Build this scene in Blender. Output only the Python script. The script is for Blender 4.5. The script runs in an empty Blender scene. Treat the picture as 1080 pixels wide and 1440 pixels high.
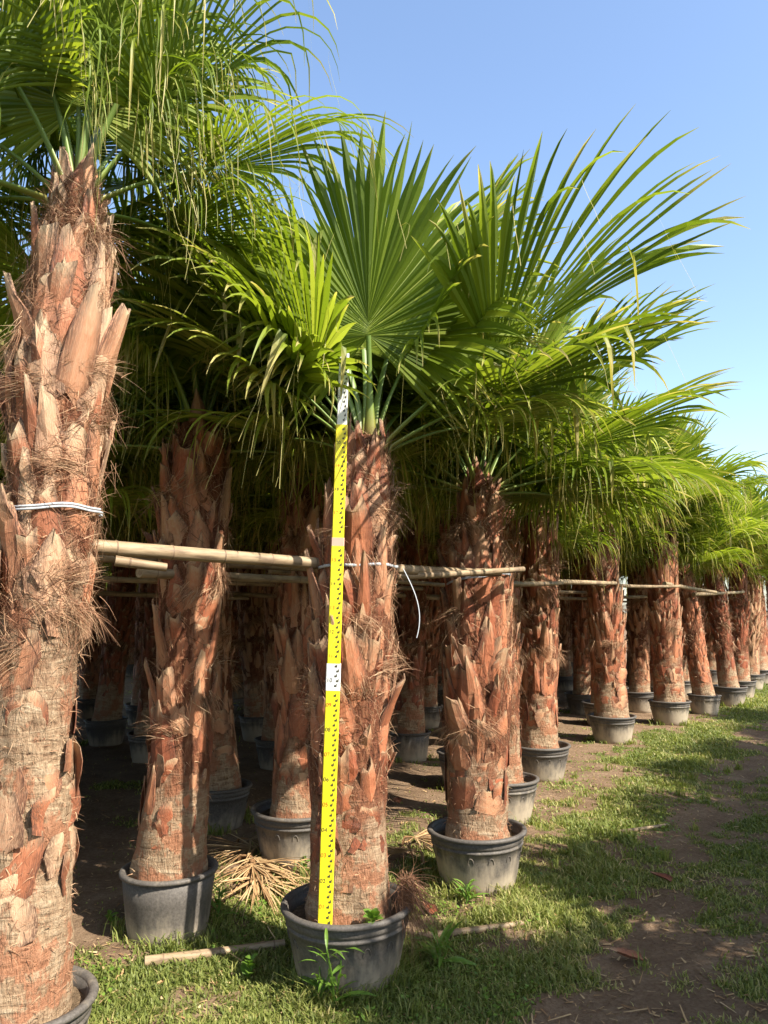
import bpy, math, random
import numpy as np
from mathutils import Vector, Matrix

R = math.radians
scene = bpy.context.scene
col = scene.collection

# ------------------------------------------------------------------ camera, sky, sun, exposure
FOC, HOR, CAM_H = 1082.0, 861.0, 1.53
PITCH = math.atan((HOR - 720.0) / FOC)
cd = bpy.data.cameras.new('camera')
cd.sensor_fit = 'VERTICAL'
cd.sensor_height = 36.0
cd.lens = 36.0 * FOC / 1440.0
cd.clip_start = 0.05
cd.clip_end = 2000
cam = bpy.data.objects.new('camera', cd)
cam.location = (0, 0, CAM_H)
cam.rotation_euler = (math.pi / 2 + PITCH, 0, 0)
col.objects.link(cam)
scene.camera = cam

SUN_EL = R(45)
SUN_AZ = (0.80, -0.60)
world = bpy.data.worlds.new('World')
scene.world = world
world.use_nodes = True
wn = world.node_tree
bg = wn.nodes['Background']
sky = wn.nodes.new('ShaderNodeTexSky')
sky.sky_type = 'NISHITA'
sky.sun_disc = False
sky.sun_elevation = SUN_EL
sky.sun_rotation = math.atan2(SUN_AZ[0], SUN_AZ[1])
sky.air_density = 1.0
sky.dust_density = 1.2
sky.ozone_density = 1.6
wn.links.new(sky.outputs[0], bg.inputs[0])
bg.inputs[1].default_value = 0.14

sd = bpy.data.lights.new('sun', 'SUN')
sd.energy = 5.0
sd.angle = R(0.53)
sd.color = (1.0, 0.93, 0.82)
sun = bpy.data.objects.new('sun', sd)
sv = Vector((SUN_AZ[0] * math.cos(SUN_EL), SUN_AZ[1] * math.cos(SUN_EL), math.sin(SUN_EL)))
sun.rotation_euler = sv.to_track_quat('Z', 'Y').to_euler()
sun.location = (8, -6, 12)
col.objects.link(sun)

scene.view_settings.view_transform = 'Standard'
scene.view_settings.look = 'None'
scene.view_settings.gamma = 1.0
scene.view_settings.use_curve_mapping = False
scene.view_settings.exposure = 1.32

# ------------------------------------------------------------------ helpers
def tag(o, label=None, cat=None, group=None, kind=None):
    if label: o['label'] = label
    if cat: o['category'] = cat
    if group: o['group'] = group
    if kind: o['kind'] = kind
    return o

def empty(name, loc, rz=0.0):
    o = bpy.data.objects.new(name, None)
    o.location = loc
    o.rotation_euler = (0, 0, rz)
    o.empty_display_size = 0.1
    col.objects.link(o)
    return o

def add(name, me, parent=None, loc=None, rot=None, scale=None):
    o = bpy.data.objects.new(name, me)
    col.objects.link(o)
    if parent is not None: o.parent = parent
    if loc is not None: o.location = loc
    if rot is not None: o.rotation_euler = rot
    if scale is not None: o.scale = scale
    return o

class MB:
    """collects vertices, faces (3 or 4 corners) and a per-vertex (t, r, k) attribute"""
    def __init__(s):
        s.v, s.q, s.t3, s.a, s.n = [], [], [], [], 0
    def put(s, v, quads=None, tris=None, a=None):
        v = np.asarray(v, float).reshape(-1, 3)
        if quads is not None and len(quads): s.q.append(np.asarray(quads, int) + s.n)
        if tris is not None and len(tris): s.t3.append(np.asarray(tris, int) + s.n)
        s.v.append(v)
        if a is None: a = np.zeros((len(v), 3))
        a = np.broadcast_to(np.asarray(a, float), (len(v), 3))
        s.a.append(a)
        s.n += len(v)
    def grid(s, P, a=None, wrap=False):
        """P: (rows, cols, 3)"""
        r, c = P.shape[:2]
        idx = np.arange(r * c).reshape(r, c)
        if wrap: idx = np.concatenate([idx, idx[:, :1]], 1)
        q = np.stack([idx[:-1, :-1], idx[:-1, 1:], idx[1:, 1:], idx[1:, :-1]], -1).reshape(-1, 4)
        if a is not None: a = np.asarray(a, float).reshape(-1, 3)
        s.put(P.reshape(-1, 3), q, None, a)
    def tube(s, pts, rad, n=8, a=None, cap=True):
        pts = np.asarray(pts, float)
        rad = np.broadcast_to(np.asarray(rad, float), (len(pts),))
        d = np.gradient(pts, axis=0)
        d /= np.linalg.norm(d, axis=1, keepdims=True) + 1e-9
        ref = np.array([0, 0, 1.0]) if abs(d[0][2]) < 0.9 else np.array([1.0, 0, 0])
        e1 = np.cross(d, ref); e1 /= np.linalg.norm(e1, axis=1, keepdims=True) + 1e-9
        e2 = np.cross(d, e1)
        th = np.linspace(0, 2 * math.pi, n, endpoint=False)
        P = pts[:, None] + rad[:, None, None] * (np.cos(th)[None, :, None] * e1[:, None] + np.sin(th)[None, :, None] * e2[:, None])
        base = s.n
        at = None
        if a is not None: at = np.broadcast_to(np.asarray(a, float), (len(pts) * n, 3))
        s.grid(P, at, True)
        if cap:
            for k, off in ((0, 0), (len(pts) - 1, (len(pts) - 1) * n)):
                fan = [(0, i, i + 1) for i in range(1, n - 1)]
                s.put(P[k], None, fan, None if a is None else at[:n])
    def box(s, c, h, M=None, a=None):
        v = np.array([[x, y, z] for x in (-1, 1) for y in (-1, 1) for z in (-1, 1)], float) * np.asarray(h)
        if M is not None: v = v @ np.asarray(M).T
        v = v + np.asarray(c)
        s.put(v, [(0, 1, 3, 2), (4, 6, 7, 5), (0, 4, 5, 1), (2, 3, 7, 6), (0, 2, 6, 4), (1, 5, 7, 3)], None, a)
    def lathe(s, prof, n=40, a=None):
        prof = np.asarray(prof, float)
        th = np.linspace(0, 2 * math.pi, n, endpoint=False)
        P = np.stack([prof[:, :1] * np.cos(th), prof[:, :1] * np.sin(th), np.repeat(prof[:, 1:2], n, 1)], -1)
        s.grid(P, a, True)
    def mesh(s, name, mat, smooth=False):
        v = np.concatenate(s.v).astype(np.float32)
        a = np.concatenate(s.a).astype(np.float32)
        q = np.concatenate(s.q) if s.q else np.zeros((0, 4), int)
        t = np.concatenate(s.t3) if s.t3 else np.zeros((0, 3), int)
        me = bpy.data.meshes.new(name)
        me.vertices.add(len(v)); me.vertices.foreach_set('co', v.ravel())
        nl = len(q) * 4 + len(t) * 3
        me.loops.add(nl)
        me.loops.foreach_set('vertex_index', np.concatenate([q.ravel(), t.ravel()]).astype(np.int32))
        me.polygons.add(len(q) + len(t))
        st = np.concatenate([np.arange(len(q)) * 4, len(q) * 4 + np.arange(len(t)) * 3]).astype(np.int32)
        me.polygons.foreach_set('loop_start', st)
        me.polygons.foreach_set('use_smooth', np.full(len(q) + len(t), smooth, bool))
        me.update(calc_edges=True)
        at = me.attributes.new('trk', 'FLOAT_COLOR', 'POINT')
        at.data.foreach_set('color', np.concatenate([a, np.ones((len(a), 1), np.float32)], 1).ravel())
        me.materials.append(mat)
        return me

def pix_ground(px, py, z=0.0, extra=0.0):
    """photo pixel -> point where its ray meets the height z (extra metres further along)"""
    c, s_ = math.cos(PITCH), math.sin(PITCH)
    dx, df, du = px - 540.0, FOC, -(py - 720.0)
    d = np.array([dx, df * c - du * s_, df * s_ + du * c])
    k = (z - CAM_H) / d[2]
    p = d[:2] * k
    return p * (1 + extra / np.linalg.norm(p))

_rs = np.random.RandomState(5)
_lat = _rs.rand(256, 256)
def vnoise(x, y):
    x = np.asarray(x, float); y = np.asarray(y, float)
    xi = np.floor(x).astype(int); yi = np.floor(y).astype(int)
    fx = x - xi; fy = y - yi
    fx = fx * fx * (3 - 2 * fx); fy = fy * fy * (3 - 2 * fy)
    g = lambda i, j: _lat[i & 255, j & 255]
    return ((g(xi, yi) * (1 - fx) + g(xi + 1, yi) * fx) * (1 - fy) + (g(xi, yi + 1) * (1 - fx) + g(xi + 1, yi + 1) * fx) * fy)
def fbm(x, y, o=4):
    v, a, t = 0, 1.0, 0
    for i in range(o):
        v = v + a * vnoise(np.asarray(x) * 2 ** i + 17 * i, np.asarray(y) * 2 ** i + 31 * i); t += a; a *= 0.5
    return v / t

# ------------------------------------------------------------------ materials
class NT:
    def __init__(s, name):
        s.m = bpy.data.materials.new(name); s.m.use_nodes = True
        s.t = s.m.node_tree; s.b = s.t.nodes['Principled BSDF']; s.o = s.t.nodes['Material Output']
    def n(s, typ, **kw):
        nd = s.t.nodes.new(typ)
        for k, v in kw.items(): setattr(nd, k, v)
        return nd
    def l(s, a, b): s.t.links.new(a, b)
    def val(s, sock, v):
        if isinstance(v, bpy.types.NodeSocket): s.l(v, sock)
        else: sock.default_value = v
    def noise(s, scale, detail=5, rough=0.6, coord=None, dist=0.0, stretch=None):
        nd = s.n('ShaderNodeTexNoise'); nd.inputs['Scale'].default_value = scale
        nd.inputs['Detail'].default_value = detail; nd.inputs['Roughness'].default_value = rough
        nd.inputs['Distortion'].default_value = dist
        c = coord or s.obj()
        if stretch:
            mp = s.n('ShaderNodeMapping'); mp.inputs['Scale'].default_value = stretch
            s.l(c, mp.inputs[0]); c = mp.outputs[0]
        s.l(c, nd.inputs['Vector'])
        return nd.outputs['Fac']
    def obj(s):
        if not hasattr(s, '_tc'): s._tc = s.n('ShaderNodeTexCoord')
        return s._tc.outputs['Object']
    def trk(s):
        if not hasattr(s, '_tr'):
            a = s.n('ShaderNodeAttribute'); a.attribute_name = 'trk'
            x = s.n('ShaderNodeSeparateColor'); s.l(a.outputs['Color'], x.inputs[0]); s._tr = x.outputs
        return s._tr
    def rnd(s):
        if not hasattr(s, '_oi'): s._oi = s.n('ShaderNodeObjectInfo')
        return s._oi.outputs['Random']
    def math(s, op, a, b=0.5, c=0.5, clamp=False):
        nd = s.n('ShaderNodeMath', operation=op, use_clamp=clamp)
        s.val(nd.inputs[0], a); s.val(nd.inputs[1], b); s.val(nd.inputs[2], c)
        return nd.outputs[0]
    def smooth(s, v, lo, hi):
        nd = s.n('ShaderNodeMapRange', interpolation_type='SMOOTHSTEP')
        s.val(nd.inputs['Value'], v); nd.inputs['From Min'].default_value = lo; nd.inputs['From Max'].default_value = hi
        return nd.outputs[0]
    def ramp(s, f, stops):
        nd = s.n('ShaderNodeValToRGB'); e = nd.color_ramp.elements
        while len(e) < len(stops): e.new(0.5)
        for i, (p, c) in enumerate(stops):
            e[i].position = p; e[i].color = (*c, 1)
        s.val(nd.inputs[0], f)
        return nd.outputs[0]
    def mix(s, f, a, b, mode='MIX'):
        nd = s.n('ShaderNodeMix', data_type='RGBA', blend_type=mode)
        s.val(nd.inputs[0], f)
        for k, v in ((6, a), (7, b)):
            if isinstance(v, tuple): nd.inputs[k].default_value = (*v, 1)
            else: s.l(v, nd.inputs[k])
        return nd.outputs[2]
    def bump(s, h, strength=0.5, dist=0.01):
        nd = s.n('ShaderNodeBump'); nd.inputs['Strength'].default_value = strength; nd.inputs['Distance'].default_value = dist
        s.l(h, nd.inputs['Height']); s.l(nd.outputs[0], s.b.inputs['Normal'])
    def done(s, colr, rough=0.7, spec=0.3, trans=None, tfac=0.3):
        if isinstance(colr, tuple): s.b.inputs['Base Color'].default_value = (*colr, 1)
        else: s.l(colr, s.b.inputs['Base Color'])
        s.val(s.b.inputs['Roughness'], rough)
        s.b.inputs['Specular IOR Level'].default_value = spec
        if trans is not None:
            tr = s.n('ShaderNodeBsdfTranslucent')
            if isinstance(trans, tuple): tr.inputs[0].default_value = (*trans, 1)
            else: s.l(trans, tr.inputs[0])
            mx = s.n('ShaderNodeMixShader'); mx.inputs[0].default_value = tfac
            s.l(s.b.outputs[0], mx.inputs[1]); s.l(tr.outputs[0], mx.inputs[2]); s.l(mx.outputs[0], s.o.inputs[0])
        return s.m

M = {}
# frond blade: green, yellower per segment, straw at the very tips; trk = (along, per-segment random, straw amount)
m = NT('frond_green'); t = m.trk()
g = m.ramp(m.math('ADD', m.math('MULTIPLY', t[1], 0.65), m.math('MULTIPLY', m.rnd(), 0.4)),
           [(0.0, (0.062, 0.098, 0.011)), (0.45, (0.128, 0.178, 0.017)), (0.8, (0.21, 0.258, 0.032)), (1.0, (0.31, 0.335, 0.075))])
g = m.mix(m.smooth(m.noise(14, 3, 0.6), 0.55, 0.8), g, m.mix(0.5, g, (0.16, 0.21, 0.04)))
g = m.mix(t[2], g, (0.44, 0.37, 0.15))
tr = m.mix(1.0, g, (2.0, 2.0, 0.9), 'MULTIPLY')
M['frond'] = m.done(g, 0.48, 0.22, tr, 0.34)
m = NT('frond_dry'); t = m.trk()
g = m.ramp(t[1], [(0, (0.27, 0.15, 0.07)), (0.5, (0.42, 0.27, 0.13)), (1, (0.55, 0.40, 0.22))])
M['dry'] = m.done(g, 0.8, 0.2, g, 0.15)
m = NT('petiole'); t = m.trk()
g = m.ramp(t[0], [(0, (0.16, 0.085, 0.03)), (0.14, (0.20, 0.19, 0.04)), (0.35, (0.15, 0.22, 0.045)), (1, (0.13, 0.20, 0.045))])
M['petiole'] = m.done(g, 0.45, 0.4)
# trunk bark: fibre mat with tan rings low down, red brown higher; trk.x = height fraction
m = NT('palm_bark'); t = m.trk()
n1 = m.noise(60, 6, 0.7, stretch=(1, 1, 0.25)); n2 = m.noise(7, 4, 0.6); n3 = m.noise(26, 4, 0.6, stretch=(0.30, 0.30, 1.5), dist=1.3)
hi = m.ramp(n1, [(0.3, (0.045, 0.018, 0.011)), (0.5, (0.165, 0.060, 0.031)), (0.75, (0.34, 0.165, 0.085))])
n4 = m.noise(60, 4, 0.65, stretch=(1.3, 1.3, 0.30), dist=0.8)
lo = m.ramp(m.math('ADD', m.math('MULTIPLY', n3, 0.55), m.math('MULTIPLY', n4, 0.45)), [(0.33, (0.10, 0.058, 0.034)), (0.43, (0.27, 0.175, 0.105)), (0.52, (0.36, 0.25, 0.155)), (0.66, (0.46, 0.35, 0.235))])
lo = m.mix(m.math('MULTIPLY', m.smooth(m.math('ADD', n2, m.math('MULTIPLY', m.math('SUBTRACT', n4, 0.5), 0.35)), 0.50, 0.57), 0.75), lo, (0.33, 0.135, 0.07))
c = m.mix(m.smooth(m.math('ADD', t[0], m.math('MULTIPLY', n2, 0.3)), 0.26, 0.46), lo, hi)
m.bump(m.math('ADD', n1, m.math('ADD', m.math('MULTIPLY', n3, 0.5), n4)), 1.0, 0.016)
M['bark'] = m.done(c, 0.85, 0.15)
# old leaf bases: smooth orange red, paler and torn towards the tip
def boot_material(name, stops, tip, streak):
    m = NT(name); t = m.trk()
    n1 = m.noise(30, 5, 0.65, stretch=(1.6, 1.6, 0.22)); n2 = m.noise(9, 3)
    c = m.ramp(m.math('ADD', m.math('MULTIPLY', m.rnd(), 0.6), m.math('MULTIPLY', n2, 0.45)), stops)
    c = m.mix(m.smooth(m.math('ADD', t[0], m.math('MULTIPLY', n1, 0.6)), 0.95, 1.35), c, tip)
    c = m.mix(m.math('MULTIPLY', t[2], m.smooth(n1, 0.32, 0.58)), c, (0.075, 0.032, 0.02))
    c = m.mix(m.smooth(n1, 0.58, 0.78), c, m.mix(0.5, c, streak))
    m.bump(n1, 0.7, 0.007)
    return m.done(c, 0.6, 0.3)
M['boot'] = boot_material('leaf_base_red', [(0.1, (0.125, 0.040, 0.022)), (0.34, (0.30, 0.088, 0.040)), (0.60, (0.41, 0.155, 0.074)), (0.88, (0.44, 0.265, 0.15))], (0.45, 0.30, 0.175), (0.46, 0.29, 0.17))
M['boot_pale'] = boot_material('leaf_base_pale', [(0.1, (0.20, 0.070, 0.036)), (0.32, (0.38, 0.140, 0.068)), (0.55, (0.47, 0.225, 0.12)), (0.85, (0.50, 0.335, 0.21))], (0.50, 0.36, 0.22), (0.50, 0.35, 0.22))
m = NT('palm_fibre'); t = m.trk()
c = m.ramp(t[1], [(0, (0.075, 0.034, 0.021)), (0.4, (0.185, 0.090, 0.050)), (0.75, (0.33, 0.185, 0.105)), (1, (0.50, 0.35, 0.21))])
M['fibre'] = m.done(c, 0.75, 0.2, c, 0.12)
# pots: black plastic gone grey, dust thicker towards the foot in uneven drifts
m = NT('pot_plastic'); t = m.trk()
n1 = m.noise(5, 5, 0.65, dist=0.4); n2 = m.noise(90, 3, 0.7); n3 = m.noise(26, 4, 0.6, stretch=(1, 1, 0.18))
d = m.math('ADD', m.math('MULTIPLY', n1, 0.9), m.math('SUBTRACT', 0.55, t[0]))
d = m.math('ADD', d, m.math('MULTIPLY', m.math('SUBTRACT', n3, 0.5), 0.9))
d = m.math('ADD', d, m.math('MULTIPLY', m.math('SUBTRACT', m.rnd(), 0.5), 0.55))
c = m.mix(m.math('MULTIPLY', m.smooth(d, 0.25, 1.0), 0.92), m.ramp(n2, [(0.3, (0.060, 0.053, 0.046)), (0.7, (0.118, 0.104, 0.090))]), (0.40, 0.33, 0.24))
M['pot'] = m.done(c, m.math('ADD', m.math('MULTIPLY', n1, 0.3), 0.45), 0.3)
m.bump(n2, 0.15, 0.003)
m = NT('pot_soil')
n1 = m.noise(35, 6, 0.7)
m.bump(n1, 1.0, 0.03)
M['soil'] = m.done(m.ramp(n1, [(0.3, (0.07, 0.048, 0.03)), (0.6, (0.20, 0.14, 0.085)), (0.8, (0.34, 0.25, 0.15))]), 0.95, 0.1)
# ground: trodden earth with a green cast where trk.x (turf) is high
m = NT('nursery_ground'); t = m.trk()
n1 = m.noise(3.5, 6, 0.65); n2 = m.noise(45, 5, 0.7); n3 = m.noise(14, 5, 0.65)
s_ = m.ramp(m.math('ADD', m.math('MULTIPLY', n1, 0.5), m.math('MULTIPLY', n2, 0.5)),
            [(0.3, (0.095, 0.058, 0.035)), (0.5, (0.185, 0.122, 0.075)), (0.7, (0.30, 0.215, 0.14))])
gr = m.ramp(n2, [(0.3, (0.050, 0.062, 0.016)), (0.5, (0.105, 0.120, 0.032)), (0.72, (0.21, 0.195, 0.075))])
c = m.mix(m.smooth(m.math('ADD', t[0], m.math('MULTIPLY', m.math('SUBTRACT', n3, 0.5), 0.9)), 0.3, 0.62), s_, gr)
m.bump(m.math('ADD', n2, n3), 0.9, 0.02)
M['ground'] = m.done(c, 0.95, 0.1)
m = NT('grass_blade'); t = m.trk()
c = m.ramp(t[1], [(0, (0.08, 0.115, 0.02)), (0.4, (0.15, 0.185, 0.034)), (0.75, (0.25, 0.26, 0.065)), (1, (0.42, 0.35, 0.16))])
c = m.mix(m.math('MULTIPLY', t[0], 0.35), c, (0.26, 0.26, 0.09))
M['grass'] = m.done(c, 0.55, 0.3, m.mix(1.0, c, (1.7, 1.8, 1.0), 'MULTIPLY'), 0.3)
m = NT('weed_leaf'); t = m.trk()
c = m.ramp(m.math('ADD', m.math('MULTIPLY', t[1], 0.6), m.math('MULTIPLY', m.rnd(), 0.4)), [(0, (0.07, 0.15, 0.02)), (1, (0.17, 0.27, 0.04))])
M['weed'] = m.done(c, 0.45, 0.4, m.mix(1.0, c, (1.7, 1.8, 0.9), 'MULTIPLY'), 0.3)
m = NT('bamboo'); t = m.trk()
n1 = m.noise(20, 5, 0.65, stretch=(0.3, 2, 2)); n2 = m.noise(3.0, 3)
c = m.ramp(n1, [(0.28, (0.10, 0.065, 0.04)), (0.46, (0.27, 0.195, 0.115)), (0.72, (0.42, 0.33, 0.21))])
c = m.mix(m.smooth(n2, 0.5, 0.7), c, m.mix(0.8, c, (0.14, 0.092, 0.062)))
c = m.mix(m.smooth(t[0], 0.3, 0.9), c, (0.17, 0.115, 0.07))
c = m.mix(m.math('MULTIPLY', m.rnd(), 0.55), c, m.mix(1.0, c, (0.5, 0.42, 0.36), 'MULTIPLY'))
m.bump(n1, 0.3, 0.004)
M['bamboo'] = m.done(c, 0.6, 0.3)
def plain(name, c, rough=0.5, spec=0.4, var=0.15, sc=20):
    m = NT(name); n1 = m.noise(sc, 4, 0.6)
    k = 1 - var
    m.done(m.mix(n1, tuple(x * k for x in c), tuple(min(1, x * (1 + var)) for x in c)), rough, spec)
    return m.m
M['staff_yellow'] = plain('staff_yellow', (0.78, 0.66, 0.02), 0.35, 0.5, 0.06)
M['staff_white'] = plain('staff_white', (0.72, 0.72, 0.70), 0.35, 0.5, 0.06)
M['staff_black'] = plain('staff_black', (0.06, 0.055, 0.03), 0.5, 0.4)
M['staff_red'] = plain('staff_red', (0.50, 0.10, 0.02), 0.5, 0.4)
M['staff_pink'] = plain('staff_pink', (0.62, 0.36, 0.27), 0.4, 0.4)
M['tape'] = plain('tie_tape', (0.40, 0.42, 0.44), 0.35, 0.5, 0.15, 40)
M['litter'] = M['dry']

# ------------------------------------------------------------------ layout (metres; camera at the origin, looking along +y)
U = np.array([0.53, 0.848]); U /= np.linalg.norm(U)
NR = np.array([-U[1], U[0]])                     # towards the rows behind
MAIN = np.array([-0.154, 3.51])
def row_off(x, y): return (np.asarray(x) - MAIN[0]) * NR[0] + (np.asarray(y) - MAIN[1]) * NR[1]
def row_along(x, y): return (np.asarray(x) - MAIN[0]) * U[0] + (np.asarray(y) - MAIN[1]) * U[1]

def gh(x, y):
    o = row_off(x, y)
    z = 0.05 * (fbm(np.asarray(x) * 0.9 + 40, np.asarray(y) * 0.9 + 40, 3) - 0.5) + 0.022 * (fbm(np.asarray(x) * 5 + 9, np.asarray(y) * 5 + 9, 3) - 0.5)
    z = z - 0.03 * np.exp(-((o + 0.85) / 0.35) ** 2)
    return z

front = [(-1.20, 2.70), (-0.154, 3.51), (0.54, 4.65), (0.88, 6.0), (1.46, 7.45), (2.74, 9.5), (3.97, 10.95), (4.88, 12.0), (5.8, 13.2)]
second = [(-1.04, 3.93), (-0.55, 5.05), (0.75, 7.1), (1.62, 8.7), (3.0, 10.8), (4.0, 12.3)]
third = [(-2.15, 4.7), (-1.20, 5.75), (-0.45, 7.0), (0.26, 8.35), (1.2, 9.6), (1.95, 10.7), (3.07, 12.1), (3.9, 13.3), (4.67, 14.6)]
rr = np.random.RandomState(11)
far_front, back = [], []
for i in range(7):
    p = np.array([5.8, 13.2]) + U * (1.5 * (i + 1)) + rr.uniform(-0.15, 0.15, 2); far_front.append(tuple(p))
for i in range(4):
    p = np.array([4.0, 12.2]) + U * (1.5 * (i + 1)) + rr.uniform(-0.15, 0.15, 2); back.append(tuple(p))
    p = np.array([4.67, 14.6]) + U * (1.5 * (i + 1)) + rr.uniform(-0.15, 0.15, 2); back.append(tuple(p))
for k in range(1, 11):
    for j in range(-8, 12):
        p = MAIN + NR * (1.12 * k) + U * (1.5 * j + 0.4 * (k % 2)) + rr.uniform(-0.2, 0.2, 2)
        if p[1] < -0.5 or p[0] < -0.55 * p[1] - 3.6 or (k > 5 and j > 6) or (k > 7 and j > 1): continue
        if k < 3 and (p[0] > -0.56 * p[1] - 1.7 or p[1] > 5): continue          # rows 1 and 2 are listed above; here only their unseen run out of frame, added to darken the trunks' left sides
        if k < 5 and p[1] < 4.5 and p[0] > -0.56 * p[1] - 0.7: continue
        back.append(tuple(p))
deep = [(-0.52 * y_ + 0.052 * y_ * (i + off) + rr.uniform(-0.3, 0.3), y_ + rr.uniform(-0.5, 0.5)) for y_, off in ((16.5, 0), (19.0, 0.5), (21.5, 0.25)) for i in range(0, 11, 1)]
for q_ in deep: back.append(q_)
aisle = [tuple(MAIN - NR * 4.2 + U * (1.6 * j - 3.0) + rr.uniform(-0.12, 0.12, 2)) for j in range(-1, 9)]
aisle += [tuple(MAIN - NR * 5.5 + U * (1.9 * j - 3.0) + rr.uniform(-0.12, 0.12, 2)) for j in range(-1, 7)]  # unseen second row, added to block low sky light from the right
all_pots = front + second + third + far_front + back + aisle

# turf mask: 0 bare earth, 1 grass
def turf(x, y):
    x = np.asarray(x, float); y = np.asarray(y, float)
    o = row_off(x, y) + 0.25 * (fbm(x * 0.8 + 3, y * 0.8 + 8, 3) - 0.5) * 2
    n = fbm(x * 1.7 + 20, y * 1.7 + 5, 4)
    n2 = fbm(x * 6 + 2, y * 6 + 2, 3)
    g = 0.56 + 1.7 * (n - 0.5) + 1.7 * (n2 - 0.5)
    g = g - 0.46 * np.exp(-((o + 0.86) / 0.27) ** 2) - 0.2 * np.exp(-((o + 2.6) / 0.4) ** 2)
    g = g + 0.38 * np.exp(-((o + 0.3) / 0.3) ** 2)
    al = row_along(x, y)
    g = g - 0.75 * (1 / (1 + np.exp(-(o - 0.55 - 0.8 * np.exp(-(al / 1.2) ** 2)) / 0.18)))      # thin in the shade between the rows
    return np.clip(g, 0, 1)

# ------------------------------------------------------------------ ground: one sheet to the horizon
def axis(lo, hi, step, far):
    a = list(np.arange(lo, hi + 1e-6, step)); s = step
    b = [hi]; 
    while b[-1] < far: s *= 1.35; b.append(b[-1] + s)
    s = step; c = [lo]
    while c[-1] > -far: s *= 1.35; c.append(c[-1] - s)
    return np.array(c[:0:-1] + a + b[1:])
xs, ys = axis(-4, 7, 0.06, 600), axis(1.0, 13, 0.06, 900)
X, Y = np.meshgrid(xs, ys)
fade = np.clip(1.3 - np.hypot(X, Y) / 60, 0, 1)
Z = gh(X, Y) * fade
mb = MB()
tf = turf(X, Y)
mb.grid(np.stack([X, Y, Z], -1), np.stack([tf, tf * 0, tf * 0], -1))
g = add('ground', mb.mesh('ground', M['ground'], True))
tag(g, 'trodden brown earth with patchy turf between the palm rows', 'ground', kind='structure')

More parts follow.
